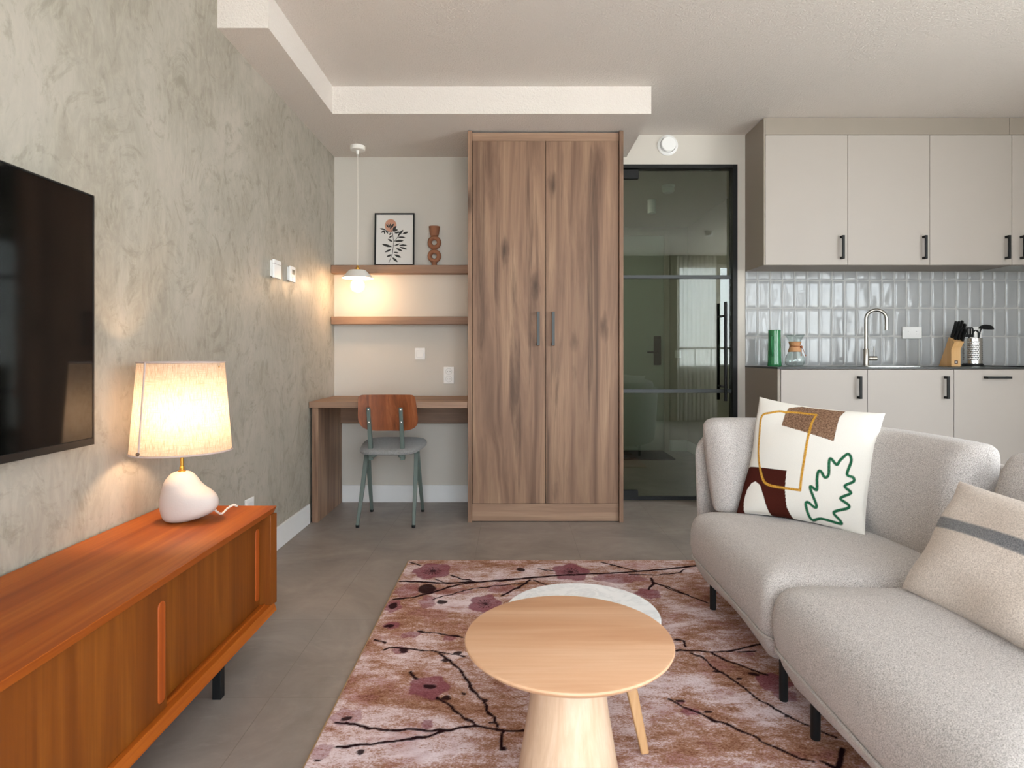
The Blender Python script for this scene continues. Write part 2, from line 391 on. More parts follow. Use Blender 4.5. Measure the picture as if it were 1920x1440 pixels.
M_grout = plain('grout', '#b4b4b2', .9, .03)
me = bpy.data.meshes.new('trim_2'); bm.to_mesh(me); bm.free()
struct('trim_2', me, [M_tile, M_grout], 'glossy grey upright tiles between worktop and upper cabinets', 'tiles', smooth=60)

# ------------------------------------------------------------------ wardrobe
YW = 3.981; pw = YW/F
wx0, wx1 = XF(877, YW), XF(1169, YW); wt = 2.568
w = thing('wardrobe', 'tall double-door oak wardrobe between the desk nook and the glass door', 'wardrobe', ((wx0+wx1)/2, YW+.28, 0))
th = .027
obj('side_panel', Bx(wx0, wx0+th, YW, YB-.002, 0, wt), M_oak, w, bevel=.002)
obj('side_panel', Bx(wx1-th, wx1, YW, YB-.002, 0, wt), M_oak, w, bevel=.002)
yd = YW+.014; zt, zb = ZF(264, yd), ZF(944.5, yd); xm = XF(1023, yd)
for a, b, hx in ((wx0+th+.003, xm-.0018, XF(1009, yd)), (xm+.0018, wx1-th-.003, XF(1037, yd))):
    dr = obj('door', Bx(a, b, yd, yd+.02, zb+.002, zt-.002), M_oak, w, bevel=.0015)
    z0, z1 = ZF(648, yd), ZF(585, yd)
    obj('handle', boxes((hx-.009, hx+.009, yd-.034, yd-.024, z0, z1), (hx-.009, hx+.009, yd-.024, yd, z0, z0+.018), (hx-.009, hx+.009, yd-.024, yd, z1-.018, z1)), M_char, dr, bevel=.001)
obj('top_rail', Bx(wx0+th, wx1-th, yd+.008, yd+.026, zt+.001, wt-.006), M_oakx, w, bevel=.0015)
obj('plinth', Bx(wx0+th, wx1-th, yd+.008, yd+.026, .004, zb-.001), M_oakx, w, bevel=.0015)
obj('carcass', boxes((wx0+th, wx1-th, YB-.02, YB-.004, .004, wt-.006), (wx0+th, wx1-th, yd+.028, YB-.022, wt-.03, wt-.008), (wx0+th, wx1-th, yd+.028, YB-.022, zb, zb+.02)), M_dark, w)

# ------------------------------------------------------------------ desk and shelves
dk = thing('desk', 'built-in oak desk in the nook left of the wardrobe', 'desk', (-.8, 4.25, 0))
obj('desktop', Bx(XL+.003, wx0-.002, 3.965, YB-.002, .752, .793), M_oakx, dk, bevel=.002)
obj('side_panel', Bx(-1.316, -1.276, 3.978, YB-.014, 0, .7515), M_oak, dk, bevel=.002)
obj('back_rail', Bx(-1.2755, wx0-.002, YB-.05, YB-.03, .593, .7515), M_oakx, dk, bevel=.002)
solo('wall_shelf', Bx(XL+.002, wx0-.002, 4.45, YB-.001, 1.697, 1.756), M_oakx, 'upper oak wall shelf carrying a framed print and a vase', 'shelf', loc=(-.8, YB, 1.697), bevel=.002, group='nook shelves')
solo('wall_shelf', Bx(XL+.002, wx0-.002, 4.45, YB-.001, 1.322, 1.379), M_oakx, 'empty lower oak wall shelf under the pendant lamp', 'shelf', loc=(-.8, YB, 1.322), bevel=.002, group='nook shelves')

# framed print
fz = 1.7565; fx0, fx1 = XF(702, 4.49), XF(776.7, 4.49); fh = .392
fr = thing('picture_frame', 'black framed leaf print leaning on the upper shelf', 'picture', ((fx0+fx1)/2, 4.49, fz))
lean = .018
def fp(x, v, off=0): return Vector((x, 4.497+(lean*v)-off, fz+v*fh))
def fslab(x0, x1, v0, v1, o0, o1):
    bm = bmesh.new(); v = [bm.verts.new(fp(x, q, o)) for x in (x0, x1) for o in (o1, o0) for q in (v0, v1)]
    for f in ((0, 1, 3, 2), (4, 6, 7, 5), (0, 4, 5, 1), (2, 3, 7, 6), (0, 2, 6, 4), (1, 5, 7, 3)): bm.faces.new([v[i] for i in f])
    return bm
bw = .0105
bm = bmesh.new()
for a in ((fx0, fx0+bw, 0, 1), (fx1-bw, fx1, 0, 1), (fx0+bw, fx1-bw, 0, bw/fh), (fx0+bw, fx1-bw, 1-bw/fh, 1)):
    b2 = fslab(*a, 0, .016); m_ = bpy.data.meshes.new('t'); b2.to_mesh(m_); b2.free(); bm.from_mesh(m_)
obj('frame', bm, M_black, fr)
def seg_dist(X, Y, pts):
    d = np.full(X.shape, 1e9)
    for (x0, y0), (x1, y1) in zip(pts, pts[1:]):
        dx, dy = x1-x0, y1-y0; L = dx*dx+dy*dy+1e-12
        s = np.clip(((X-x0)*dx+(Y-y0)*dy)/L, 0, 1); d = np.minimum(d, np.hypot(X-x0-s*dx, Y-y0-s*dy))
    return d
def inpoly(X, Y, poly):
    r = np.zeros(X.shape, bool); n = len(poly)
    for i in range(n):
        x0, y0 = poly[i-1]; x1, y1 = poly[i]
        if y0 == y1: continue
        r ^= ((y0 > Y) != (y1 > Y)) & (X < (x1-x0)*(Y-y0)/(y1-y0)+x0)
    return r
def grid_mesh(name, co, col, flip=False):
    nv, nu = co.shape[:2]; me = bpy.data.meshes.new(name)
    idx = np.arange(nu*nv).reshape(nv, nu)
    q = np.stack([idx[:-1, :-1], idx[:-1, 1:], idx[1:, 1:], idx[1:, :-1]], -1).reshape(-1, 4)
    if flip: q = q[:, ::-1]
    me.from_pydata(co.reshape(-1, 3).tolist(), [], q.tolist())
    if col is not None:
        a = me.color_attributes.new('art', 'FLOAT_COLOR', 'POINT'); a.data.foreach_set('color', col.reshape(-1).astype(np.float32))
    me.update(); return me
# print artwork, drawn in the units of a close look at the print (1010..1325 wide, 720..1150 high)
nu, nv = 170, 230
U, V = np.meshgrid(np.linspace(1010, 1325, nu), np.linspace(1150, 720, nv))
leaf = np.zeros(U.shape, bool)
for x1, y1, x2, y2, wd in [(1145,1000,1060,975,17),(1140,1020,1085,1045,13),(1145,1065,1100,1085,13),(1150,1090,1195,1130,16),(1165,1065,1225,1090,16),(1160,1045,1205,1052,11),(1180,1010,1235,1035,14),(1205,985,1275,985,13),(1210,1000,1275,1020,13),(1165,990,1215,970,10),(1150,955,1110,930,13),(1170,950,1245,945,17),(1195,915,1260,918,13),(1235,885,1285,870,15),(1195,905,1240,850,15),(1165,880,1215,870,13),(1150,900,1120,920,11),(1140,880,1118,895,11),(1148,862,1195,850,17),(1150,855,1182,818,18),(1130,840,1160,798,15),(1120,835,1093,802,10),(1125,830,1130,795,9),(1090,850,1040,840,11),(1085,855,1050,878,11),(1080,855,1082,890,10),(1090,855,1112,886,11)]:
    L = math.hypot(x2-x1, y2-y1); ux, uy = (x2-x1)/L, (y2-y1)/L
    s = ((U-x1)*ux+(V-y1)*uy)/L; w_ = np.abs(-(U-x1)*uy+(V-y1)*ux)
    leaf |= (s > 0) & (s < 1) & (w_ < wd*.62*np.sin(PI*np.clip(s, 0, 1))**.8)
for ln in ([(1120,1135),(1150,1060),(1160,960),(1150,880),(1110,800)], [(1160,960),(1220,880),(1240,860)], [(1140,880),(1085,852)]):
    leaf |= seg_dist(U, V, ln) < 2.2
sun = ((U-1133)/50)**2+((V-815)/56)**2 < 1
col = np.zeros(U.shape+(4,)); col[..., 0] = leaf; col[..., 1] = sun & ~leaf; col[..., 3] = 1
ux = (U-1010)/315; vx = (1150-V)/430
xx = fx0+bw+(fx1-fx0-2*bw)*ux; vv = bw/fh+(1-2*bw/fh)*vx
co = np.stack([xx, 4.497+lean*vv-.006, fz+vv*fh], -1)
t = NT('leaf_print'); s_ = t.sep(t.attr('art')[0])
t.set(t.mix(s_[0], t.mix(s_[1], '#d9d6d2', '#c48f78'), '#242322'), .35)
obj('print', grid_mesh('print', co, col), t.m, fr, smooth=0)
obj('backing', fslab(fx0+.002, fx1-.002, .002, .998, -.006, 0), M_black, fr)

# ring vase
vx = XF(814.5, 4.5); vz = 1.756; q = 4.5/F/4.5     # metres per close-look pixel
va = lambda y: vz+(1150-y)*q
bm = Lathe([(.0, va(1150)), (.019*1.0, va(1150)), (.020, va(1145)), (.018, va(1125)), (.02, va(1112))], (vx, 4.5), 32)
def torus(bm, c, R, r, seg=48, s2=20, sy=1):
    rr = [[bm.verts.new((c[0]+(R+r*math.cos(b))*math.cos(a), c[1]+r*math.sin(b)*sy, c[2]+(R+r*math.cos(b))*math.sin(a))) for b in [2*PI*j/s2 for j in range(s2)]] for a in [2*PI*i/seg for i in range(seg)]]
    for i in range(seg):
        for j in range(s2): bm.faces.new((rr[i][j], rr[i][(j+1) % s2], rr[(i+1) % seg][(j+1) % s2], rr[(i+1) % seg][j]))
for yc in (952, 1066): torus(bm, (vx, 4.5, va(yc)), 39.5*q, 18.5*q, sy=1.35)
lathe(bm, [(.012, va(905)), (32*q, va(895)), (38*q, va(880)), (46*q, va(822)), (47*q, va(818)), (42*q, va(819)), (34*q, va(870)), (.001, va(876))], (vx, 4.5), 36)
solo('ring_vase', bm, M_terra, 'terracotta vase of two stacked rings with a flared cup, on the upper shelf', 'vase', loc=(vx, 4.5, vz))

# pendant lamp
pd = 4.30; pxx = XF(670.5, pd); zc = ZF(535.5, pd)
pl = thing('pendant_lamp', 'white dish pendant lamp with a glowing globe bulb in the desk nook', 'lamp', (pxx, pd, ZS))
obj('ceiling_canopy', Lathe([(.001, ZS-.001), (.052, ZS-.001), (.053, ZS-.004), (.053, ZS-.026), (.049, ZS-.031), (.012, ZS-.032), (.011, ZS-.036), (.009, ZS-.058), (.001, ZS-.06)], (pxx, pd)), M_white_enamel, pl)
zt_, zr_ = ZF(506.5, pd), ZF(521.5, pd)
obj('cord', Tube([(pxx, pd, ZS-.055), (pxx+.001, pd, (ZS+zt_)/2), (pxx, pd, zt_+.03)], .0032, 8), M_cord, pl)
obj('collar', Lathe([(.001, zt_+.034), (.006, zt_+.034), (.008, zt_+.018), (.016, zt_+.016), (.017, zt_+.002), (.001, zt_+.001)], (pxx, pd)), M_brass, pl)
obj('lamp_shade', Lathe([(.017, zt_), (.055, zt_-.001), (.061, zt_-.005), (.105, zr_+.004), (.111, zr_), (.108, zr_-.001), (.058, zt_-.008), (.017, zt_-.006)], (pxx, pd), 48, False), M_white_enamel, pl)
bm = Lathe([(.001, zt_-.004), (.02, zt_-.006), (.02, zc+.04), (.001, zc+.04)], (pxx, pd)); obj('lamp_holder', bm, M_white_enamel, pl)
M_bulb = emit('globe_bulb_glow', '#ffd2a0', 60)
obj('bulb', sphere(bmesh.new(), (pxx, pd, zc), .047, 24, 14), M_bulb, pl)

# ------------------------------------------------------------------ chair
ch = thing('chair', 'desk chair with walnut plywood back, grey padded seat and sage steel legs', 'chair', (-.811, 4.06, 0))
xa, xb = -.990, -.633; yn, yf = 3.868, 4.262
ap = [(-.972, 4.06), (-.642, 4.06)]
for (ax, ay), fx in zip(ap, (xa, xb)):
    for k, fy in ((0, yn), (1, yf)):
        y_ = ay+(-.012 if fy == yn else .012)
        lg = obj('leg', Tube([(fx, fy, .014), ((fx+ax)/2, (fy+y_)/2, .225), (ax, y_, .446)], [.0095, .0125, .0145], square=True), M_sage, ch, bevel=.003)
        obj('foot_cap', Lathe([(.001, 0), (.011, 0), (.012, .004), (.0125, .016), (.001, .017)], (fx, fy), 16), M_black, lg)
bm = boxes((-.985, -.63, 4.045, 4.075, .440, .462), (-.91, -.885, 3.895, 4.25, .442, .464), (-.735, -.71, 3.895, 4.25, .442, .464))
obj('seat_frame', bm, M_sage, ch, bevel=.003)
for xp in (-.9135, -.7095):
    po = obj('back_post', Tube([(xp, 3.915, .425), (xp, 3.90, .52), (xp, 3.862, .66), (xp, 3.838, .765)], [.0135, .0135, .0115, .011], square=True), M_sage, ch, bevel=.003)
    for z in (.66+.012, .752):
        yy = 3.862-.024*(z-.66)/.105-.012
        obj('bolt', sphere(bmesh.new(), (xp, yy, z), .006, 10, 6, (1, .5, 1)), M_bsteel, po)
# curved plywood back
bm = bmesh.new()
out = rounded([(-.982, .845), (-.622, .845), (-.600, .655), (-.66, .612), (-.93, .612), (-.988, .66)], [.03, .03, .05, .06, .06, .05], 5)
nU, nV = 24, 14
def backy(x, z):
    u = (x+.80)/.19; return 3.874-.115*(z-.66)-.028*u*u+.022
prism(bm, out, 'y', 0, .011)
for k in range(1, 40):
    bmesh.ops.bisect_plane(bm, geom=bm.verts[:]+bm.edges[:]+bm.faces[:], plane_co=(-1.0+k*.0105, 0, 0), plane_no=(1, 0, 0))
for v in bm.verts: v.co.y += backy(v.co.x, v.co.z)
obj('backrest', bm, M_ply, ch, bevel=.0015, label='walnut plywood backrest', smooth=30)
# padded seat
R = []
outl = rounded([(-.985, 3.862), (-.632, 3.862), (-.585, 4.18), (-.62, 4.30), (-.80, 4.315), (-1.0, 4.30), (-1.03, 4.18)], [.09, .09, .1, .09, .2, .09, .1], 5)
cx_, cy_ = -.808, 4.09
def seatz(x, y): return .018*((y-3.86)/.44) - .014*math.exp(-((y-4.0)/.14)**2)*math.exp(-((x+.808)/.16)**2)
for sc_, z in ((.93, .462), (.985, .468), (1.0, .479), (.985, .490), (.94, .499), (.8, .507), (.55, .510), (.25, .508), (.02, .507)):
    R.append([(cx_+(x-cx_)*sc_, cy_+(y-cy_)*sc_, z+seatz(cx_+(x-cx_)*sc_, cy_+(y-cy_)*sc_)) for x, y in outl])
bm = bmesh.new(); rings(bm, R); obj('seat', bm, M_seatf, ch, label='grey padded seat')

# ------------------------------------------------------------------ television and sideboard
tx = -1.268; ty1 = 1140*1.268/(962-177); tz0, tz1 = ZF(833, ty1), ZF(367, ty1); ty0 = ty1-1.32
tv = thing('television', 'large black flat television mounted on the plaster wall', 'television', (XL, (ty0+ty1)/2, tz0))
obj('housing', boxes((tx-.028, tx-.004, ty0, ty1, tz0, tz1), (tx-.05, tx-.028, ty0+.15, ty1-.15, tz0+.05, tz1-.2)), M_tv, tv, bevel=.003)
obj('screen', Bx(tx-.004, tx-.001, ty0+.006, ty1-.007, tz0+.022, tz1-.006), M_screen, tv)
obj('bezel', boxes((tx-.004, tx, ty0, ty1, tz0, tz0+.02), (tx-.004, tx, ty0, ty1, tz1-.005, tz1), (tx-.004, tx, ty1-.006, ty1, tz0+.02, tz1-.005), (tx-.004, tx, ty0, ty0+.005, tz0+.02, tz1-.005)), M_tv, tv)
obj('wall_bracket', Bx(XL+.001, tx-.05, (ty0+ty1)/2-.25, (ty0+ty1)/2+.25, tz0+.15, tz1-.25), M_black, tv)

sx0, sx1, sy0, sy1, sz0, sz1 = XL+.013, -.895, .62, 2.304, .130, .528
sb = thing('sideboard', 'low teak sideboard with sliding doors under the television', 'sideboard', ((sx0+sx1)/2, (sy0+sy1)/2, 0))
e = .03
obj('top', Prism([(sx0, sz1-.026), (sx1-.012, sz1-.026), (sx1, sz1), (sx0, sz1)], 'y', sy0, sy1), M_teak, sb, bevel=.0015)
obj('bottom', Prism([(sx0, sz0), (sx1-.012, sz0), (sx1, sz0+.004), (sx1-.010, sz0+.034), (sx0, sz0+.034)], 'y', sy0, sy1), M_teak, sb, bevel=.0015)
for ya, yb_, s in ((sy1-.034, sy1, 1), (sy0, sy0+.034, -1)):
    pl_ = [(sx0, ya), (sx1-.010, ya), (sx1, yb_), (sx0, yb_)] if s == 1 else [(sx0, ya), (sx1, ya), (sx1-.008, yb_), (sx0, yb_)]
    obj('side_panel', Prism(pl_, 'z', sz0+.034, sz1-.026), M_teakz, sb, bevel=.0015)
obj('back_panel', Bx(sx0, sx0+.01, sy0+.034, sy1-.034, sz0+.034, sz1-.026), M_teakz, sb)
obj('door_track', boxes((sx1-.09, sx1-.083, sy0+.034, sy1-.034, sz0+.034, sz0+.040), (sx1-.062, sx1-.055, sy0+.034, sy1-.034, sz0+.034, sz0+.040), (sx1-.036, sx1-.030, sy0+.034, sy1-.034, sz0+.034, sz0+.040)), M_teak, sb)
zd0, zd1 = sz0+.036, sz1-.028
def pill(y, z0, z1, x, wd=.016):
    poly = rounded([(y-wd, z0), (y+wd, z0), (y+wd, z1), (y-wd, z1)], wd*.98, 5)
    return Prism(poly, 'x', x, x+.010)
xd = sx1-.024
ysp = 1140*(-xd)/(962-313)
for a, b, x, hy in ((sy0+.036, ysp, xd, ysp-.026), (ysp-.05, sy1-.036, xd-.026, sy1-.060)):
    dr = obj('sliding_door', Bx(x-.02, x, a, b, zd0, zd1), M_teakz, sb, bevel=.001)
    obj('finger_pull', pill(hy, .19, .455, x-.007), M_teakh, dr, bevel=.003)
for y in (1.95, sy0+.3):
    for x in (-.945, -1.26):
        obj('leg', Bx(x-.0135, x+.0135, y-.0135, y+.0135, 0, sz0), M_black, sb, bevel=.001)

# ------------------------------------------------------------------ table lamp
ld = 2.10; sc = ld/F/3; scz = sc*.90; lx = XF(350, ld); lz = .5285
tl = thing('table_lamp', 'lit table lamp with linen shade and heart-shaped white base on the sideboard', 'lamp', (lx, ld, lz))
prof = [(1272, 955, 1070), (1270, 946, 1085), (1262, 934, 1112), (1245, 922, 1160), (1220, 912, 1200), (1190, 907, 1221), (1160, 905, 1225), (1130, 908, 1219), (1105, 913, 1201), (1085, 918, 1174), (1070, 922, 1150), (1055, 926, 1131), (1035, 931, 1116), (1015, 940, 1106), (995, 953, 1092), (980, 966, 1080), (970, 983, 1062), (966, 1000, 1048)]
R = []
for y, a, b in prof:
    z = lz+.0003+(1272-y)*scz; c = XF((a+b)/2/3, ld); r = (b-a)/2*sc; rd = min(r, .058+.25*max(0, r-.058))
    R.append([(c+r*math.cos(2*PI*k/36), ld+rd*math.sin(2*PI*k/36), z) for k in range(36)])
bm = bmesh.new(); rings(bm, R); obj('lamp_base', bm, M_ceramic, tl, sub=1, label='heart-shaped matt white ceramic base', smooth=70)
stx = XF(341.3, ld); z_b = lz+(1272-968)*scz
obj('stem', Lathe([(.001, z_b-.012), (.013, z_b-.012), (.0125, z_b+.004), (.008, z_b+.006), (.008, z_b+.016), (.0055, z_b+.018), (.0055, z_b+.11), (.012, z_b+.112), (.012, z_b+.15), (.001, z_b+.15)], (stx, ld), 20), M_brass, tl)
zs0, zs1 = ZF(847, ld), ZF(678, ld); scx = XF(341, ld); ang = math.radians(28)
def shade_ring(hw, hd, z):
    o = []
    for k in range(64):
        a = 2*PI*k/64; x, y = hw*math.cos(a), hd*math.sin(a)
        o.append((scx+x*math.cos(ang)-y*math.sin(ang), ld+x*math.sin(ang)+y*math.cos(ang), z))
    return o
M_linen = cloth_translucent('linen_shade', '#b2afab', '#85786b', .6)
bm = bmesh.new()
n = 8
outr = [shade_ring(.158-.024*i/n, .128-.020*i/n, zs0+(zs1-zs0)*i/n) for i in range(n+1)]
rings(bm, outr, cap=False)
sh = obj('lamp_shade', bm, M_linen, tl, smooth=60)
M_trim = plain('shade_binding', '#b7a79f', .9, .1, 100)
bm = bmesh.new()
for rr_ in (shade_ring(.1585, .1285, zs0+.002), shade_ring(.1345, .1085, zs1-.002)):
    tube(bm, rr_+[rr_[0]], .0032, 6)
ksm = 39
sp = [Vector(shade_ring(.1595-.024*i/n, .1295-.020*i/n, zs0+(zs1-zs0)*i/n)[ksm]) for i in range(n+1)]
tube(bm, sp, .0032, 6)
obj('shade_binding', bm, M_trim, sh)
bt = sp[0].lerp(sp[-1], .04); dirn = (Vector((bt.x-scx, bt.y-ld, 0))).normalized()
obj('button', sphere(bmesh.new(), bt+dirn*.003, .006, 12, 8), plain('brown_button', '#5a4636', .5), sh)
zbulb = zs0+.135
M_lb = emit('lamp_bulb_glow', '#ffd0a0', 170)
obj('bulb', sphere(bmesh.new(), (scx, ld, zbulb), .03, 16, 10, (1, 1, 1.2)), M_lb, tl)
obj('shade_ring', boxes((scx-.13, scx+.13, ld-.002, ld+.002, zs1-.02, zs1-.016)), M_brass, tl)
cord = catmull([P(404, 958, 2.12)+Vector((0, .0, .002)), (XF(415, 2.17), 2.17, lz+.004), (XF(428, 2.22), 2.215, lz+.012), (XF(438, 2.25), 2.25, lz+.016), (XF(442, 2.265), 2.268, lz+.008), (XF(443.5, 2.28), 2.285, lz+.0035)], 10)
bm = bmesh.new()
for ph in (0, PI):
    tube(bm, [p+Vector((0, math.cos(i*.9+ph), math.sin(i*.9+ph)))*.0022 for i, p in enumerate(cord)], .0024, 6)
obj('cord', bm, M_cord, tl)

# ------------------------------------------------------------------ wall fittings
def plate_yz(name, y0, y1, z0, z1, dp): return Bx(XL, XL+dp, y0, y1, z0, z1)
s1 = thing('wall_switch', 'larger white control box on the plaster wall, nearer to the television', 'switch', (XL, 3.38, 1.57))
obj('back_box', Bx(XL, XL+.014, 3.335, 3.425, 1.53, 1.62), M_plastic, s1, bevel=.003)
obj('cover', boxes((XL+.0145, XL+.027, 3.33, 3.432, 1.602, 1.625), (XL+.0145, XL+.027, 3.33, 3.432, 1.523, 1.600)), M_plastic, s1, bevel=.003)
s2 = thing('thermostat', 'small white thermostat with a dark display on the plaster wall, nearer to the desk', 'thermostat', (XL, 3.63, 1.58))
obj('back_box', Bx(XL, XL+.01, 3.59, 3.668, 1.54, 1.62), M_plastic, s2, bevel=.002)
cv = obj('cover', Bx(XL+.0105, XL+.022, 3.588, 3.672, 1.534, 1.626), M_plastic, s2, bevel=.003)
obj('display', Bx(XL+.0215, XL+.0225, 3.615, 3.660, 1.578, 1.607), plain('lcd', '#74766c', .25), s2)
obj('dial', Bx(XL+.0215, XL+.026, 3.618, 3.65, 1.541, 1.565), M_plastic, s2, bevel=.004)
so = thing('wall_socket', 'white square socket low on the plaster wall just past the sideboard', 'socket', (XL, 3.066, .335))
obj('plate', Bx(XL, XL+.01, 3.02, 3.113, .288, .376), M_plastic, so, bevel=.003)
obj('insert', Bx(XL+.01, XL+.012, 3.042, 3.091, .308, .356), M_white, so, bevel=.004)
# nook switch and double socket
ns = thing('wall_switch', 'white rocker switch on the nook wall above the desk', 'switch', (XF(787.5, YB), YB, ZF(663, YB)))
obj('plate', Bx(XF(778, YB), XF(797, YB), YB-.009, YB, ZF(674, YB), ZF(652, YB)), M_plastic, ns, bevel=.003)
obj('rocker', Bx(XF(781, YB), XF(794, YB), YB-.015, YB-.009, ZF(670, YB), ZF(656, YB)), M_plastic, ns, bevel=.003)
def socket_cup(cx, cz, y):
    bm = bmesh.new(); n = 24; R = []
    for r, yy in ((.024, y), (.0215, y), (.020, y+.008), (.001, y+.008)):
        R.append([(cx+r*math.cos(2*PI*k/n), yy, cz+r*math.sin(2*PI*k/n)) for k in range(n)])
    rings(bm, R, cap=False); return bm
def pins(cx, cz, y, horiz=True):
    bm = bmesh.new()
    for s in (-.0095, .0095):
        c = (cx+s, y, cz) if horiz else (cx, y, cz+s)
        tube(bm, [Vector(c), Vector(c)-Vector((0, .001, 0))], .0028, 8)
    return bm
dz = thing('wall_socket', 'white upright double socket on the nook wall beside the wardrobe', 'socket', (XF(841.5, YB), YB, ZF(703, YB)))
x0, x1, z0, z1 = XF(832, YB), XF(851.3, YB), ZF(719.4, YB), ZF(687.5, YB)
obj('plate', Bx(x0, x1, YB-.010, YB, z0, z1), M_plastic, dz, bevel=.003)
M_rec = plain('socket_recess', '#c9c9c7', .5, .02)
for cz in (z0+(z1-z0)*.28, z0+(z1-z0)*.72):
    f_ = obj('socket_face', socket_cup((x0+x1)/2, cz, YB-.0105-.0005-.008+.008), M_rec, dz)
    obj('pin_hole', pins((x0+x1)/2, cz, YB-.0105), M_dark, f_)
# vent valve over the glass door
vv_ = thing('air_vent', 'round white ventilation valve on the wall above the glass door', 'vent', (XF(1253, YB), YB, ZF(273, YB)))
def disc_y(prof, cx, cz, seg=40):
    bm = bmesh.new(); rings(bm, [[(cx+max(r, 1e-4)*math.cos(2*PI*k/seg), y, cz+max(r, 1e-4)*math.sin(2*PI*k/seg)) for k in range(seg)] for r, y in prof]); return bm
cx0, cz0 = XF(1251.5, YB), ZF(273, YB)
obj('outer_ring', disc_y([(.076, YB), (.077, YB-.006), (.072, YB-.012), (.060, YB-.016), (.056, YB-.010), (.055, YB-.002), (.001, YB-.002)], cx0, cz0), M_plastic, vv_)
obj('valve_disc', disc_y([(.01, YB-.003), (.01, YB-.03), (.044, YB-.03), (.053, YB-.034), (.055, YB-.040), (.050, YB-.044), (.001, YB-.046)], cx0, cz0), M_plastic, vv_)
# hallway ceiling fittings
def detector(x, y, zc, label):
    d = thing('smoke_detector', label, 'smoke detector', (x, y, zc))
    obj('base', Lathe([(.001, zc), (.055, zc), (.056, zc-.006), (.056, zc-.02), (.001, zc-.021)], (x, y)), M_plastic, d)
    obj('sensor_head', Lathe([(.05, zc-.022), (.045, zc-.03), (.046, zc-.036), (.053, zc-.038), (.052, zc-.046), (.038, zc-.062), (.001, zc-.064)], (x, y)), M_plastic, d)
detector(XF(1253, 5.25), 5.25, ZH, 'white smoke detector on the hallway ceiling behind the glass door')
detector(2.606, 1.056, ZC, 'white smoke detector on the living room ceiling, mirrored in the glass door')
hx_, hy_ = XF(1222, 5.74), 5.74
sp_ = thing('ceiling_spotlight', 'white cylindrical spotlight on the hallway ceiling', 'lamp', (hx_, hy_, ZH))
obj('housing', Lathe([(.001, ZH), (.038, ZH), (.038, ZH-.125), (.034, ZH-.127), (.032, ZH-.11), (.001, ZH-.11)], (hx_, hy_)), M_plastic, sp_)
obj('lens', Lathe([(.001, ZH-.112), (.03, ZH-.112), (.03, ZH-.115), (.001, ZH-.116)], (hx_, hy_)), plain('lens_white', '#dddddd', .3), sp_)
hl = thing('added_hall_lamp', 'added unseen fill lamp on the hallway ceiling, hidden behind the wardrobe', 'lamp', (.62, 5.7, ZH))  # added lamp out of view, brightens the hallway behind the glass
obj('rim', Lathe([(.001, ZH), (.165, ZH), (.165, ZH-.03), (.155, ZH-.03), (.15, ZH-.02), (.001, ZH-.02)], (.62, 5.7)), M_plastic, hl)
obj('diffuser', Lathe([(.001, ZH-.0205), (.149, ZH-.0205), (.149, ZH-.034), (.13, ZH-.038), (.001, ZH-.038)], (.62, 5.7)), emit('added_lamp_glow', '#fff0de', 42), hl)
solo('doormat', Bx(.8, 1.70, 6.36, 6.90, 0, .012), M_hallfloor, 'dark doormat in front of the entrance door', 'doormat', loc=(1.2, 6.6, 0), bevel=.004)
hs = thing('wall_switch', 'small white switch on the end wall beside the entrance door', 'switch', (XF(1270, YH), YH, 1.12))
obj('plate', Bx(XF(1265, YH), XF(1277, YH), YH-.01, YH, ZF(671, YH), ZF(657, YH)), M_plastic, hs, bevel=.003)
obj('rocker', Bx(XF(1267, YH), XF(1275, YH), YH-.015, YH-.01, ZF(669, YH), ZF(659, YH)), M_plastic, hs, bevel=.003)

# ------------------------------------------------------------------ kitchen
YK = 3.985; YU = 4.206
def bow(hx, z0, z1, y, horiz=None):
    if horiz: a, b = horiz; return boxes((a, b, y-.036, y-.026, z0, z0+.014), (a, a+.014, y-.026, y, z0, z0+.014), (b-.014, b, y-.026, y, z0, z0+.014))
    return boxes((hx-.008, hx+.008, y-.036, y-.026, z0, z1), (hx-.008, hx+.008, y-.026, y, z0, z0+.016), (hx-.008, hx+.008, y-.026, y, z1-.016, z1))
ub = [(1435, 1589.5, 1577), (1589.5, 1743.3, 1731), (1743.3, 1897.3, 1886), (1897.3, 2051, 1914)]
zU0, zU1 = ZF(497, YU), ZF(252.8, YU)
ul = ['upper cabinet at the left end, beside the glass door wall', 'upper cabinet above the tap, second from the left', 'upper cabinet above the wall socket, third from the left', 'upper cabinet cut by the right picture edge, handle at its left']
for i, (a, b, hp) in enumerate(ub):
    xa_, xb_ = XF(a, YU), XF(b, YU)
    c = thing('kitchen_wall_cabinet', 'greige '+ul[i], 'cabinet', ((xa_+xb_)/2, YB, zU0), group='upper kitchen cabinets')
    x_in = XK+.012 if i == 0 else xa_
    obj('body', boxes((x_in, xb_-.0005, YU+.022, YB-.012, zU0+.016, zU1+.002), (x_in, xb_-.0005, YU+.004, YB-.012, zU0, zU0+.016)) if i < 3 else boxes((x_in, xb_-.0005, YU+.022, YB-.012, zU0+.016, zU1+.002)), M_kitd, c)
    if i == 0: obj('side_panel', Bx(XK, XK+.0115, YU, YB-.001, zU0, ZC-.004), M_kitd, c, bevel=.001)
    d = obj('door', Bx(xa_+.0015, xb_-.0015, YU, YU+.02, zU0+.002, zU1-.0015), M_kit, c, bevel=.001)
    hx = XF(hp, YU); obj('handle', bow(hx, ZF(485, YU-.03), ZF(441, YU-.03), YU), M_black, d, bevel=.001)
    if i == 3:
        obj('extractor_hood', boxes((xa_+.01, xb_-.01, YU+.024, YB-.012, zU0-.001, zU0+.014)), M_steel, c, bevel=.002)
xs = XF(1893, YU)
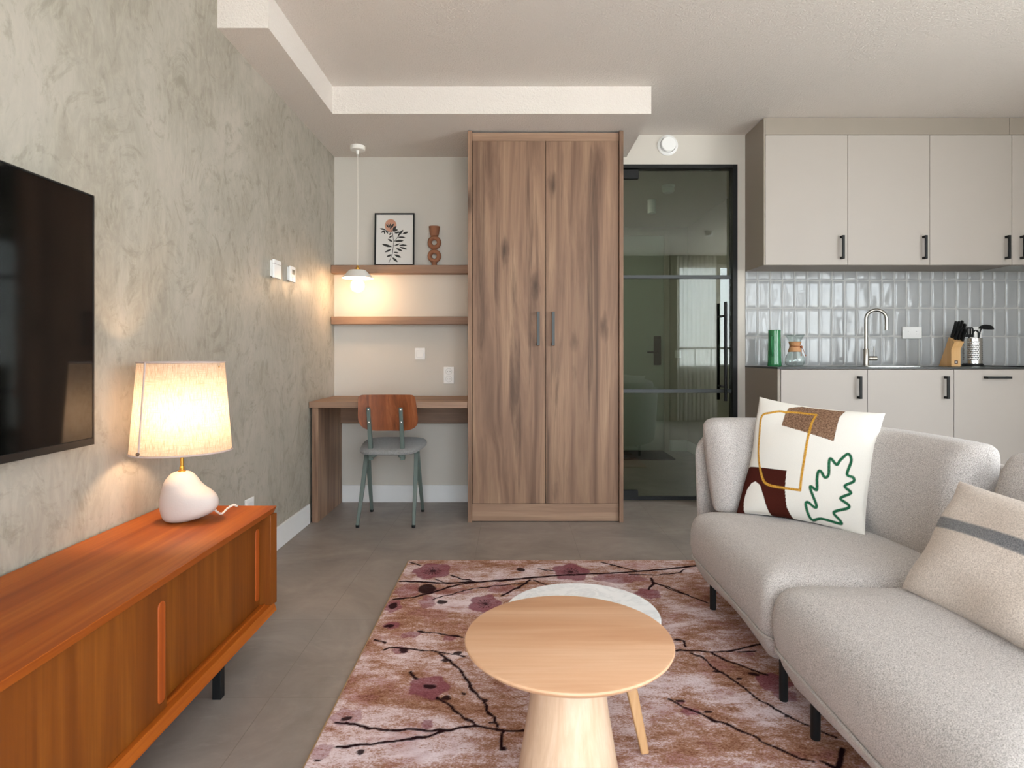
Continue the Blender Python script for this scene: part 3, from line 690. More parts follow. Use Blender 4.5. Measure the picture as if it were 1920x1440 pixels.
solo('cabinet_fascia', Bx(XK+.012, xs-.001, YU, YU+.018, zU1+.001, ZC-.002), M_kitd, 'long greige filler board between the first upper cabinets and the ceiling', 'filler board', loc=(2.6, YU, zU1), bevel=.001)
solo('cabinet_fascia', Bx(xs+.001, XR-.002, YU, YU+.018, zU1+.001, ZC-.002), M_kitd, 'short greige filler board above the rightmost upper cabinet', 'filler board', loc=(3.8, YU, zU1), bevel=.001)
bb = [(1464, 1626.5, 'v', 1614), (1626.5, 1788.5, 'v', 1778), (1788.5, 1959, 'h', (1851, 1897)), (1959, 2133, 'v', 2120)]
blb = ['base cabinet at the left end, below the green jug', 'base cabinet below the wall socket, second from the left', 'base unit with a horizontal bar handle, below the knife block', 'base cabinet beyond the right picture edge']
bcat = ['cabinet', 'cabinet', 'dishwasher', 'cabinet']
zB1 = ZK-.0125
for i, (a, b, kd, hp) in enumerate(bb):
    xa_, xb_ = XF(a, YK), min(XF(b, YK), XR-.002)
    c = thing('kitchen_base_cabinet', 'greige '+blb[i], 'cabinet', ((xa_+xb_)/2, YB, 0), group='lower kitchen cabinets')
    x_in = XK+.0185 if i == 0 else xa_
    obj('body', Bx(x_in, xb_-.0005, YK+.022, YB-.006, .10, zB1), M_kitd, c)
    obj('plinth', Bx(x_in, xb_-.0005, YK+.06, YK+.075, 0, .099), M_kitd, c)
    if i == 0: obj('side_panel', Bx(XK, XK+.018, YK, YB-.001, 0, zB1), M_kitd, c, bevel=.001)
    d = obj('door', Bx(xa_+.0015, xb_-.0015, YK, YK+.02, .105, zB1-.003), M_kit, c, bevel=.001)
    if kd == 'v': hm = bow(XF(hp, YK-.03), ZF(748, YK-.03), ZF(705.5, YK-.03), YK)
    else: hm = bow(0, ZF(710, YK-.03), 0, YK, (XF(hp[0], YK-.03), XF(hp[1], YK-.03)))
    obj('handle', hm, M_black, d, bevel=.001)
# worktop with the sink cut as a raised steel rim
solo('worktop', Bx(XK-.002, XR-.002, YK-.004, YB-.004, zB1+.0005, ZK), M_counter, 'thin dark worktop over the base cabinets', 'worktop', loc=(2.9, 4.2, zB1), bevel=.0015)
sk = thing('sink', 'flush steel sink in the dark worktop under the tap', 'sink', (2.48, 4.2, ZK))
kx0, kx1 = XF(1601, 4.25), XF(1679, 4.25)
obj('rim', Prism(rounded([(kx0-.03, 4.04), (kx1+.06, 4.04), (kx1+.06, 4.40), (kx0-.03, 4.40)], .03), 'z', ZK+.0002, ZK+.003), M_bsteel, sk)
obj('basin', Prism(rounded([(kx0, 4.065), (kx1+.03, 4.065), (kx1+.03, 4.30), (kx0, 4.30)], .03), 'z', ZK+.0032, ZK+.0038), plain('basin_shade', '#8d8d8b', .3, .05, Metallic=1.0), sk)
# hob
hb = solo('hob', Bx(3.36, 3.94, 4.02, 4.48, ZK+.0003, ZK+.006), NT('black_ceran').set('#08090a', .08), 'black glass hob on the worktop right of the utensil pot', 'hob', loc=(3.65, 4.25, ZK), bevel=.002)
# tap
td = 4.34; fxx = XF(1623.5, td)
tp = thing('kitchen_tap', 'tall brushed steel swan-neck tap in front of the tiles', 'tap', (fxx, td, ZK+.003))
zz0 = ZK+.0032
obj('tap_body', Lathe([(.001, zz0), (.023, zz0), (.023, zz0+.004), (.0185, zz0+.006), (.0185, ZF(655, td)), (.0165, ZF(654, td)), (.001, ZF(654, td))], (fxx, td), 28), M_steel, tp)
dv = Vector((.90, -.44, 0)).normalized(); Rr = XF(1653, td)-fxx; Rr = Rr/dv.x/2
zt0 = ZF(579.5, td)-Rr-.009
pts = [Vector((fxx, td, ZF(656, td))), Vector((fxx, td, zt0))]
pts += [Vector((fxx, td, zt0))+dv*(Rr-Rr*math.cos(a))+Vector((0, 0, Rr*math.sin(a))) for a in [PI*k/18 for k in range(1, 19)]]
pts.append(pts[-1]-Vector((0, 0, zt0-ZF(619, td-.06))))
obj('spout', Tube(pts, .0115, 16), M_steel, tp)
zl = ZF(672, td)
lv = obj('lever_housing', Tube([(fxx+.017, td, zl), (fxx+.072, td-.012, zl)], .0165, 20), M_steel, tp, bevel=.002)
obj('lever', Tube([(fxx+.055, td-.008, zl+.012), (fxx+.052, td-.012, ZF(650, td))], .0035, 8), M_steel, tp)
# sockets on the tiles
def tile_socket(px0, px1, label, cups=2):
    yy = YB-.0115
    a, b, z0, z1 = XF(px0, yy), XF(px1, yy), ZF(635, yy), ZF(613, yy)
    s = thing('wall_socket', label, 'socket', ((a+b)/2, yy, z0))
    obj('plate', Bx(a, b, yy-.010, yy, z0, z1), M_plastic, s, bevel=.003)
    for k in range(cups):
        f = obj('socket_face', socket_cup(a+(b-a)*(.28+.44*k), (z0+z1)/2, yy-.0105), M_plastic, s)
        obj('pin_hole', pins(a+(b-a)*(.28+.44*k), (z0+z1)/2, yy-.0105, False), M_rec, f)
tile_socket(1691, 1727, 'white double socket on the tiles right of the tap')
tile_socket(1803, 1839, 'white double socket half hidden behind the utensil pot')
# green jug
jd = 4.36; jx = XF(1452, jd); js = jd/F
jg = thing('jug', 'tall glossy green jug on the left end of the worktop', 'jug', (jx, jd, ZK))
obj('vessel', Lathe([(.001, ZK+.0003), (12.0*js, ZK+.0003), (12.6*js, ZK+.004), (12.6*js, ZK+.02), (12.2*js, ZK+.028), (11.6*js, ZK+.13), (11*js, ZK+.248), (11.3*js, ZK+.256), (10.6*js, ZK+.258), (10*js, ZK+.245), (10*js, ZK+.03), (.001, ZK+.025)], (jx, jd), 48), M_green, jg)
hdv = Vector((-.62, -.78, 0)).normalized(); hr = 11.5*js
hp = [Vector((jx, jd, 0))+hdv*q_+Vector((0, 0, ZK+z_)) for q_, z_ in ((hr-.006, .205), (hr+.018, .213), (hr+.032, .195), (hr+.030, .15), (hr+.016, .10), (hr-.004, .070))]
obj('handle', Tube(catmull(hp, 6), .0062, 10), M_green, jg)
# glass coffee maker
cd = 4.36; cx1 = XF(1490.3, cd); cs = cd/F/6
cm = thing('coffee_carafe', 'hourglass glass coffee carafe with wooden collar beside the green jug', 'carafe', (cx1, cd, ZK))
zz = lambda y: ZK+.0004+(752-y)*cs
pr = [(70, 752), (88, 744), (104, 715), (107, 690), (102, 660), (86, 625), (64, 592), (52, 560), (47, 530), (52, 505), (62, 475), (82, 435), (106, 402)]
full = [(1e-3, zz(752))]+[(r*cs, zz(y)) for r, y in pr]
inn = [((r-3.0)*cs, zz(y)+.0012) for r, y in pr[::-1]]+[(1e-3, zz(746))]
obj('glass_body', Lathe(full+inn, (cx1, cd), 48, False), M_clear, cm)
obj('wooden_collar', Lathe([(50.5*cs, zz(528)), (53*cs, zz(540)), (64*cs, zz(585)), (66*cs, zz(592)), (72*cs, zz(590)), (68*cs, zz(570)), (56*cs, zz(535)), (54*cs, zz(530)), (57*cs, zz(520)), (64*cs, zz(490)), (70*cs, zz(482)), (64*cs, zz(478)), (55*cs, zz(505)), (50.5*cs, zz(528))], (cx1, cd), 40, False), M_beechl, cm)
bm = bmesh.new(); lathe(bm, [(57*cs, zz(533)), (60*cs, zz(530)), (57*cs, zz(526)), (54*cs, zz(530)), (57*cs, zz(533))], (cx1, cd), 32, False)
kx = cx1+50*cs; ky = cd-45*cs
for e1, e2 in ((20, 100), (-10, 105)):
    tube(bm, catmull([(kx, ky, zz(535)), (kx+e1*.5*cs, ky-.012, zz(560)), (kx+e1*1.0*cs+(.012 if e1 > 0 else 0), ky-.014, zz(632))], 5), .0018, 6)
sphere(bm, (kx, ky-.004, zz(537)), .009, 10, 8)
for e1, yv in ((20, 634), (-10, 634)): sphere(bm, (kx+e1*cs+(.012 if e1 > 0 else 0), ky-.014, zz(yv)), .0045, 8, 6)
obj('leather_tie', bm, M_peach, cm)
# knife block
kxb0, kxb1 = XF(1783.6, 4.20), XF(1801.6, 4.20)
kb = thing('knife_block', 'slanted beech knife block with a small dark emblem, on the worktop', 'knife block', ((kxb0+kxb1)/2, 4.25, ZK))
prf = [(4.20, ZK+.0003), (4.20, 1.138), (4.168, 1.188), (4.225, 1.222), (4.325, ZK+.0003)]
obj('block', Prism(prf, 'x', kxb0, kxb1), M_beech, kb, bevel=.002)
lx0, lx1, lz0, lz1 = XF(1789.6, 4.20), XF(1795.7, 4.20), ZF(682, 4.2), ZF(676, 4.2)
em = obj('emblem', Bx(lx0, lx1, 4.1985, 4.1998, lz0, lz1), plain('emblem_dark', '#3a1618', .5), kb)
bm = bmesh.new(); mx_, mz_ = (lx0+lx1)/2, (lz0+lz1)/2
for s in (-.004, .003):
    sphere(bm, (mx_+s, 4.198, mz_+.005), .0018, 8, 6); box(bm, mx_+s-.0016, mx_+s+.0016, 4.1977, 4.1984, mz_-.006, mz_+.002)
obj('emblem_figures', bm, M_white, em)
ldir = Vector((0, -.40, .917)).normalized()
tdir = (Vector((0, 4.225, 1.222))-Vector((0, 4.168, 1.188))).normalized()
kn = [(.17, .82, .118), (.50, .84, .118), (.80, .86, .122), (.30, .45, .088), (.60, .42, .09), (.86, .46, .112), (.85, .12, .085)]
klab = ['left back', 'middle back', 'right back', 'left front', 'middle front', 'right middle', 'right front']
for (u, v, L), lb in zip(kn, klab):
    p0 = Vector((kxb0+(kxb1-kxb0)*u, 4.168, 1.188))+tdir*(v*.066)
    k_ = thing('kitchen_knife', 'black-handled kitchen knife in the %s slot of the wooden block' % lb, 'knife', p0, group='knives in the block')
    bm = bmesh.new(); R = []
    for s, a, b in ((.0, .0075, .0105), (.06, .008, .012), (.5, .0076, .0105), (.8, .0084, .0118), (.95, .009, .0135), (1.0, .006, .0095)):
        c = p0+ldir*(.004+L*s); nrm = ldir.cross(Vector((1, 0, 0))).normalized()
        R.append([c+Vector((1, 0, 0))*a*math.cos(2*PI*q/12)+nrm*b*math.sin(2*PI*q/12) for q in range(12)])
    rings(bm, R); obj('grip', bm, M_black, k_)
    bm = bmesh.new(); nrm = ldir.cross(Vector((1, 0, 0))).normalized()
    R = [[p0+ldir*q+Vector((1, 0, 0))*a*.0012+nrm*b*.008 for a, b in ((-1, -1), (1, -1), (1, 1), (-1, 1))] for q in (-.004, .006)]
    rings(bm, R)
    obj('bolster', bm, M_bsteel, k_)
    bm = bmesh.new()
    for s in (.9,): sphere(bm, p0+ldir*(.004+L*s)-nrm*(.010 if nrm.y > 0 else -.010)*1.0, .003, 8, 6)
    obj('rivet', bm, M_bsteel, k_)
# utensil pot
ud = 4.34; ux_ = XF(1823.7, ud); ur = 15.4*ud/F; uz0, uz1 = ZK, ZF(634, ud)
up = thing('utensil_pot', 'perforated steel utensil pot on the worktop beside the knife block', 'utensil pot', (ux_, ud, ZK))
bm = bmesh.new(); ncol, nrow = 72, 40; G = []
hole = {}
for j in range(nrow+1):
    z = uz0+.016+(uz1-uz0-.016)*j/nrow
    G.append([bm.verts.new((ux_+ur*math.cos(2*PI*i/ncol), ud+ur*math.sin(2*PI*i/ncol), z)) for i in range(ncol)])
for j in range(nrow):
    for i in range(ncol):
        band = (i % 18) >= 5
        if band and 3 < j < 36 and j % 3 == 0 and i % 2 == (j//3) % 2: continue
        bm.faces.new((G[j][i], G[j][(i+1) % ncol], G[j+1][(i+1) % ncol], G[j+1][i]))
pt = obj('perforated_wall', bm, M_bsteel, up)
sm = pt.modifiers.new('thickness', 'SOLIDIFY'); sm.thickness = .0012
obj('pot_base', Lathe([(.001, ZK+.0002), (ur+.005, ZK+.0002), (ur+.006, ZK+.012), (ur+.001, ZK+.016), (ur-.003, ZK+.017), (ur-.003, ZK+.010), (.001, ZK+.009)], (ux_, ud), 48), M_black, up)
zi = ZK+.0115
def utensil(name, label, cat, foot, parts):
    o = thing(name, label, cat, foot, group='utensils in the steel pot')
    for pn, bm, m in parts: obj(pn, bm, m, o)
    return o
# ladle
lp = [Vector((ux_-.01, ud+.0, zi)), Vector((ux_+.035, ud+.005, 1.16)), Vector((ux_+.056, ud+.012, 1.232)), Vector((ux_+.066, ud+.012, 1.275)), Vector((ux_+.078, ud+.012, 1.295))]
hc = Vector((XF(1851.5, ud), ud+.012, ZF(616.5, ud))); bm = bmesh.new(); R = []
ax_ = Vector((.1, 0, 1)).normalized(); bxv = Vector((1, 0, -.1)).normalized()
for r, h_ in ((.001, .031), (.018, .029), (.033, .022), (.043, .010), (.046, 0), (.043, .0), (.030, .018), (.001, .027)):
    R.append([hc+ax_*h_+(bxv*math.cos(2*PI*q/28)+Vector((0, 1, 0))*math.sin(2*PI*q/28))*r for q in range(28)])
rings(bm, R)
utensil('ladle', 'black ladle with its bowl raised above the right side of the pot', 'ladle', lp[0], [('handle', Tube(catmull(lp, 5), .0042, 8), M_black), ('bowl', bm, M_black)])
# black slotted turner
bm = Tube([(ux_+.01, ud+.02, zi), (ux_-.02, ud+.01, 1.24)], .0045, 8)
b2 = bmesh.new()
for i in range(4): box(b2, ux_-.052+.0175*i, ux_-.052+.0175*i+.012, ud+.006, ud+.010, 1.245, 1.285)
box(b2, ux_-.052, ux_+.0125, ud+.006, ud+.010, 1.225, 1.245)
prism(b2, rounded([(ux_-.052, 1.285), (ux_+.0125, 1.285), (ux_+.006, 1.297), (ux_-.045, 1.297)], .006), 'y', ud+.006, ud+.010)
utensil('turner', 'black slotted turner standing behind the knives in the pot', 'turner', (ux_+.01, ud+.02, zi), [('handle', bm, M_black), ('blade', b2, M_black)])
# white spoon and a whisk-like black handled peeler
bm = Tube([(ux_-.02, ud-.025, zi), (ux_-.005, ud-.03, 1.215), (ux_-.003, ud-.03, 1.24)], [.004, .005, .0055], 8)
sphere(bm, (ux_-.003, ud-.03, 1.25), .012, 14, 10, (.8, .35, 1.5))
utensil('spoon', 'white spoon standing at the front of the steel pot', 'spoon', (ux_-.02, ud-.025, zi), [('stem', bm, M_plastic)])
bm = Tube(catmull([(ux_+.02, ud-.02, zi), (ux_+.022, ud-.024, 1.22), (ux_+.018, ud-.026, 1.262), (ux_-.006, ud-.026, 1.268), (ux_-.020, ud-.026, 1.255)], 6), [.005]*12+[.0062]*13, 8)
utensil('peeler', 'black hooked kitchen tool arching over the white spoon in the pot', 'kitchen tool', (ux_+.02, ud-.02, zi), [('handle', bm, M_black)])

# ------------------------------------------------------------------ rug
rx0, rx1, ry0, ry1 = -.552, 1.30, .95, 3.222
zr = .011
def flo(zx, zy, crop):
    if crop == 1: px, py = 560+zx/2.595, 1030+zy/2.595
    else: px, py = 1200+zx/3.512, 1030+zy/3.512
    d = (H-zr)*F/(py-CY); return ((px-CX)*d/F, d)
step = .0044
nu, nv = int((rx1-rx0)/step), int((ry1-ry0)/step)
Xg, Yg = np.meshgrid(np.linspace(rx0, rx1, nu), np.linspace(ry0, ry1, nv))
rng = np.random.default_rng(3)
def smooth_noise(shape, cells):
    gx, gy = cells; g_ = rng.random((gy+2, gx+2)); ys = np.linspace(0, gy, shape[0]); xs_ = np.linspace(0, gx, shape[1])
    yi, xi = ys.astype(int), xs_.astype(int); fy, fx = (ys-yi)[:, None], (xs_-xi)[None, :]
    fy = fy*fy*(3-2*fy); fx = fx*fx*(3-2*fx); A_ = g_[yi][:, xi]; B_ = g_[yi][:, xi+1]; C_ = g_[yi+1][:, xi]; D_ = g_[yi+1][:, xi+1]
    return (A_*(1-fx)+B_*fx)*(1-fy)+(C_*(1-fx)+D_*fx)*fy
nA = smooth_noise(Xg.shape, (60, 75))-.5; nB = smooth_noise(Xg.shape, (60, 75))-.5; nC = smooth_noise(Xg.shape, (180, 220))-.5
Xw, Yw = Xg+nA*.012+nC*.004, Yg+nB*.012+nC*.004
br_ = np.zeros(Xg.shape); pe = np.zeros(Xg.shape); ce = np.zeros(Xg.shape)
BR = [(1, 6, [(495,155),(700,165),(870,158),(1010,150),(1220,130),(1420,120),(1650,108),(1890,85),(2100,60)]), (1, 5, [(460,245),(560,232),(650,210),(760,175),(860,160)]), (1, 4, [(740,128),(800,145),(870,158)]),
 (1, 3, [(650,245),(750,215),(850,190),(960,178),(1100,165)]), (1, 4, [(990,225),(1060,190),(1130,148)]), (1, 3.5, [(1470,62),(1560,85),(1640,105)]), (1, 3, [(1610,120),(1750,125),(1850,112),(1890,95)]), (1, 5, [(1715,140),(1725,165),(1700,195)]),
 (1, 2, [(1730,160),(1830,195),(1920,235)]), (1, 3, [(370,440),(420,455)]), (1, 3, [(410,490),(450,475),(520,480),(600,490),(700,500),(810,520)]), (1, 2.4, [(580,400),(680,410),(800,425)]), (1, 3.6, [(690,505),(740,545),(800,605),(830,650),(850,690),(900,745),(930,800),(970,865)]),
 (1, 4.2, [(665,720),(740,765),(800,810),(860,860)]), (1, 6, [(190,840),(280,852),(400,878),(540,880),(700,880),(860,862),(960,880),(1020,885),(1105,880),(1300,860),(1500,850)]), (1, 3.6, [(180,965),(320,950),(480,935),(600,915),(700,885)]), (1, 3, [(1000,890),(975,940),(990,970)]),
 (1, 2.5, [(545,595),(575,630)]), (1, 3.5, [(540,62),(590,78)]), (1, 3, [(1170,96),(1240,105)]), (1, 2.4, [(1150,150),(1210,178)]), (1, 2.4, [(660,145),(730,165)]),
 (2, 5, [(235,665),(330,665),(460,680),(570,672),(650,655),(740,635),(900,600)]), (2, 3, [(640,675),(760,672)]), (2, 4, [(330,680),(400,710),(500,790),(600,850),(700,925),(800,1000),(900,1055),(1000,1110),(1120,1165),(1300,1240)]), (2, 3, [(470,685),(600,740),(740,795),(830,830)]),
 (2, 4.4, [(190,990),(240,1010),(300,1045),(400,1085),(480,1120),(600,1165),(800,1260),(1000,1350),(1140,1405)]), (2, 3, [(90,215),(200,265),(320,305),(450,352)]), (2, 2.4, [(240,595),(280,605),(300,640)]), (2, 12, [(1340,1320),(1310,1400),(1290,1440)]), (2, 9, [(1190,1400),(1270,1435)])]
for cr, wd, pts in BR:
    sc2 = 2.595 if cr == 1 else 3.512
    fpts = [flo(x, y, cr) for x, y in pts]; dm = sum(q[1] for q in fpts)/len(fpts)
    hw = max(wd/sc2*dm/F*1.5, .0048)
    d = seg_dist(Xw, Yw, fpts); br_ = np.maximum(br_, np.clip((hw*1.35-d)/(hw*.5), 0, 1))
BL = [(1,650,105,90,38,1,1),(1,905,265,75,45,1,1),(1,1325,110,90,42,1,1),(1,985,190,70,25,.6,0),(1,460,275,42,30,.9,1),(1,625,255,42,32,.7,0),(1,455,372,42,18,.9,0),(1,545,415,45,18,.8,0),(1,500,490,40,18,.8,0),(1,635,670,98,56,.95,0),(1,735,430,30,15,.8,0),(1,235,815,75,42,.55,0),(1,110,985,50,42,.55,0),(1,630,850,30,24,.8,0),(1,1700,215,60,25,.9,0),(1,1560,140,130,25,.75,0),(1,530,200,60,35,.6,0),(1,730,205,120,18,.5,0),
 (2,60,295,70,30,.9,0),(2,880,880,110,70,.95,0),(2,330,1070,60,25,.85,0),(2,270,1005,30,18,.8,0),(2,720,690,30,15,.7,0),(2,960,960,80,40,.8,0)]
for cr, x, y, a, b, al, st in BL:
    c = flo(x, y, cr); ex = flo(x+a, y, cr); rx = ex[0]-c[0]; ry = abs(flo(x, y-b, cr)[1]-flo(x, y+b, cr)[1])/2
    dx, dy = (Xw-c[0])/rx, (Yw-c[1])/ry; rr = np.hypot(dx, dy); th_ = np.arctan2(dy, dx)
    pe = np.maximum(pe, al*np.clip((1.0+.10*np.cos(5*th_+x)-rr)/.06+nC*1.2, 0, 1))
    if st: ce = np.maximum(ce, np.clip(((.18+.32*(np.cos(14*th_) > .55))-rr)/.05, 0, 1)*.85)
for cr, x, y, a, b in [(1,695,257,24,10),(1,1080,100,22,9),(1,625,193,44,23),(1,715,725,22,10),(1,440,375,20,8),(1,905,738,18,8),(1,810,700,14,6),(1,295,990,22,14),(1,990,970,18,10),(1,95,1025,20,7),(1,235,822,22,11),(1,635,668,28,11),(1,780,503,20,8),(1,515,490,18,14),(1,720,540,22,8),(1,460,275,20,16),(1,600,402,18,5),(1,935,842,14,6),(1,1845,440,16,6),(2,500,802,22,8),(2,650,852,20,8),(2,740,822,35,12),(2,975,1100,25,12),(2,440,1072,28,9),(2,265,995,30,10),(2,385,705,16,6)]:
    c = flo(x, y, cr); rx = flo(x+a, y, cr)[0]-c[0]; ry = abs(flo(x, y-b, cr)[1]-flo(x, y+b, cr)[1])/2
    br_ = np.maximum(br_, np.clip((1.1-np.hypot((Xw-c[0])/rx, (Yw-c[1])/ry))/.15, 0, 1)*.95)
br_ = np.maximum(br_, ce)
col = np.stack([br_, pe, np.zeros_like(br_), np.ones_like(br_)], -1)
zt3 = zr+.0006*nC
co = np.stack([Xg, Yg, zt3], -1)
t = NT('blossom_rug')
s_ = t.sep(t.attr('art')[0])
wv = t.noise(t.coord(scale=(1, 2.0, 1)), 150, 3, .8, .2)
cl = t.noise(t.coord(scale=(1, 1.25, 1), loc=(2.7, 1.2, 0)), 3.4, 5, .66, .5)
med = t.noise(t.coord(scale=(.7, 2.2, 1)), 16, 5, .75)
mk = t.math('ADD', t.math('ADD', t.math('MULTIPLY', wv, 1.25), t.math('MULTIPLY', cl, 1.5)), t.math('MULTIPLY', med, .9))
base = t.ramp(t.math('MULTIPLY', mk, .3), [(.44, '#74493a'), (.50, '#a0755b'), (.545, '#b48f82'), (.585, '#dbc6c8'), (.65, '#e8dadd')])
pk = t.ramp(t.noise(t.coord(loc=(9, 4, 0)), 5, 5, .7), [(.52, 0.0), (.62, 1.0)])
base = t.mix(t.math('MULTIPLY', t.math('MULTIPLY', pk, t.ramp(wv, [(.4, 0.0), (.6, 1.0)])), .5), base, '#a5707c')
pet = t.ramp(wv, [(.3, '#66303f'), (.7, '#9c5a6a')])
base = t.mix(t.math('MULTIPLY', s_[1], .82), base, pet)
base = t.mix(s_[0], base, '#241014')
t.set(base, .97, Specular_IOR_Level=.05); t.bump(wv, .5, .003)
M_rug = t.m
rg = thing('rug', 'plum blossom patterned rug in pink and brown on the tile floor', 'rug', ((rx0+rx1)/2, (ry0+ry1)/2, 0))
me = grid_mesh('pile', co, col); rgp = obj('pile', me, M_rug, rg, smooth=60)
sm = rgp.modifiers.new('thickness', 'SOLIDIFY'); sm.thickness = .008; sm.offset = -1
bm = Tube([(rx0, ry0, .006), (rx0, ry1-.015, .006), (rx0+.004, ry1-.004, .006), (rx0+.015, ry1, .006), (rx1-.015, ry1, .006), (rx1, ry1-.015, .006), (rx1, ry0, .006), (rx0, ry0, .006)], .0055, 8)
obj('binding', bm, plain('tan_binding', '#a98c66', .9, .15, 200), rg)

# ------------------------------------------------------------------ coffee tables
ZR = .0118
od, oR = 1.385, .2355; ox = XF(1065.5, od); ozt = .46
ot = thing('coffee_table', 'round natural oak coffee table on a tapered pillar, in the foreground', 'coffee table', (ox, od, ZR))
obj('table_top', Lathe([(.001, ozt-.024), (oR-.035, ozt-.024), (oR-.012, ozt-.017), (oR-.002, ozt-.009), (oR, ozt-.005), (oR-.0015, ozt-.0015), (oR-.006, ozt), (.001, ozt)], (ox, od), 96), M_lightoak, ot)
obj('pillar', Lathe([(.001, ZR), (.142, ZR), (.143, ZR+.003), (.132, .06), (.110, .18), (.090, .30), (.0775, .40), (.074, ozt-.0245), (.001, ozt-.0245)], (ox, od), 72), M_lightoakz, ot)
md, mR = 1.749, .2237; mx0 = XF(1090, md); mz = .36
M_marb = NT('white_marble')
v1 = M_marb.noise(M_marb.coord(), 9, 8, .62, 1.5)
vm = M_marb.ramp(v1, [(.44, 0.0), (.5, 1.0), (.56, 0.0)])
M_marb.set(M_marb.mix(M_marb.math('MULTIPLY', vm, .3), '#eaeaea', '#b4b8bc'), .25)
mt = thing('coffee_table', 'lower round marble coffee table with oak legs, tucked behind the oak table', 'coffee table', (mx0, md, ZR))
obj('table_top', Lathe([(.001, mz-.018), (mR-.006, mz-.018), (mR, mz-.010), (mR, mz-.004), (mR-.003, mz), (.001, mz)], (mx0, md), 96), M_marb.m, mt, label='white veined marble top')
fa = math.atan2(1.657-md, XF(1209, 1.657)-mx0)
for k in range(3):
    a = fa+k*2*PI/3; c, s = math.cos(a), math.sin(a); r0 = math.hypot(1.657-md, XF(1209, 1.657)-mx0)
    foot = Vector((mx0+r0*c, md+r0*s, ZR+.0035)); top = Vector((mx0+(r0-.075)*c, md+(r0-.075)*s, mz-.0185))
    obj('leg', Tube([foot, foot.lerp(top, .5), top], [.0155, .021, .025], 4), wood('natural_oak_leg%d' % k, '#b98a58', '#cda273', '#d8b084', 'z', .5, 40, 160, 0, .8) if k == 0 else bpy.data.materials['natural_oak_leg0'], mt, bevel=.004)
obj('apron', Lathe([(.001, mz-.03), (.13, mz-.03), (.13, mz-.0185), (.001, mz-.0185)], (mx0, md), 32), M_lightoak, mt)

# ------------------------------------------------------------------ sofa
def seat_mesh(outline, ctr, hump=.0):
    c = Vector(ctr); R = []
    for ins, z in ((.075, .138), (.055, .142), (.022, .185), (.010, .214), (.012, .220), (.004, .232), (-.007, .27), (-.007, .32), (.0, .356), (.011, .381), (.032, .402), (.07, .416), (.14, .426), (.22, .431), (.3, .433)):
        r = []
        for p in outline:
            d = Vector(p)-c; L = d.length
            q = c+d*(1-min(ins, L*.8)/L); r.append((q.x, q.y, z))
        R.append(r)
    R.append([(ctr[0]+(x-ctr[0])*.05, ctr[1]+(y-ctr[1])*.05, .434) for x, y, z in R[-1]])
    bm = bmesh.new(); rings(bm, R); return bm
def pipe_mesh(outline, ctr, ins, z):
    c = Vector(ctr); pts = []
    for p in list(outline)+[outline[0]]:
        d = Vector(p)-c; L = d.length; q = c+d*(1-ins/L); pts.append((q.x, q.y, z))
    return Tube(pts, .005, 8)
def resample(pts, step):
    out = [Vector(pts[0])]; acc = 0
    for a, b in zip(pts, pts[1:]):
        a, b = Vector(a), Vector(b); L = (b-a).length; n = max(1, round(L/step))
        for k in range(1, n+1): out.append(a.lerp(b, k/n))
    return out
def sweep(path, thick, z0, z1, lean, endr=.06, round_=.06, puff=.02, topfall=None, expo=4):
    """upright cushion or shell swept along a plan path; outward is to the left of travel"""
    path = [Vector((p[0], p[1])) for p in path]; n = len(path); s = [0]
    for a, b in zip(path, path[1:]): s.append(s[-1]+(b-a).length)
    T = s[-1]; R = []; m = 40
    st = []
    for i in range(n): st.append((s[i], path[i], (path[min(i+1, n-1)]-path[max(i-1, 0)]).normalized()))
    ex = [0, .08, .25, .5, .8]
    samp = []
    for si, p, d in st: samp.append((si, p, d))
    # refine ends
    def at(q):
        for j in range(n-1):
            if s[j+1] >= q: 
                f = (q-s[j])/(s[j+1]-s[j]); return path[j].lerp(path[j+1], f), st[j][2].lerp(st[j+1][2], f).normalized()
        return path[-1], st[-1][2]
    qs = sorted(set([endr*e for e in ex]+[T-endr*e for e in ex]+[q for q in s if endr < q < T-endr]))
    for q in qs:
        p, d = at(q); nr = Vector((-d.y, d.x))
        e = min(q, T-q); f = 1 if e >= endr else math.sqrt(max(0.0, 1-(1-e/endr)**2))
        f2 = max(f, .04); dz = (1-f)*endr*.7
        zt = z1-dz
        if topfall and q < topfall[0]: zt = min(zt, z1-topfall[1]*(1-math.sqrt(max(0, 1-(1-q/topfall[0])**2))))
        r = []; hh = (zt-(z0+dz*.3))/2; zm = (zt+z0+dz*.3)/2
        for k in range(m):
            a = 2*PI*k/m; ca, sa = math.cos(a), math.sin(a)
            u = math.copysign(abs(ca)**(2/expo), ca); v = math.copysign(abs(sa)**(2/expo), sa)
            t_ = thick/2*f2*(1+puff*(1-v*v)*4)
            off = u*t_+lean*v
            r.append((p.x+nr.x*off, p.y+nr.y*off, zm+v*hh))
        R.append(r)
    bm = bmesh.new(); rings(bm, R); return bm
sofa1 = thing('sofa_module', 'oatmeal sofa corner module with a curved back, holding the abstract pillow', 'sofa', (1.15, 2.3, ZR), group='sofa modules')
o1 = rounded([(.778, 1.866), (1.52, 1.866), (1.52, 2.35), (1.36, 2.64), (1.12, 2.70), (.778, 2.70)], [.05, .05, .3, .25, .2, .07], 8)
o1 = [tuple(v) for v in resample(o1+[o1[0]], .05)[:-1]]
obj('seat_cushion', seat_mesh(o1, (1.12, 2.27)), M_sofa, sofa1, smooth=60)
obj('piping', pipe_mesh(o1, (1.12, 2.27), .004, .222), M_pipe, sofa1)
cpath = catmull([(.885, 2.735), (1.05, 2.765), (1.22, 2.715), (1.36, 2.575), (1.445, 2.385), (1.482, 2.17), (1.487, 1.945)], 6)
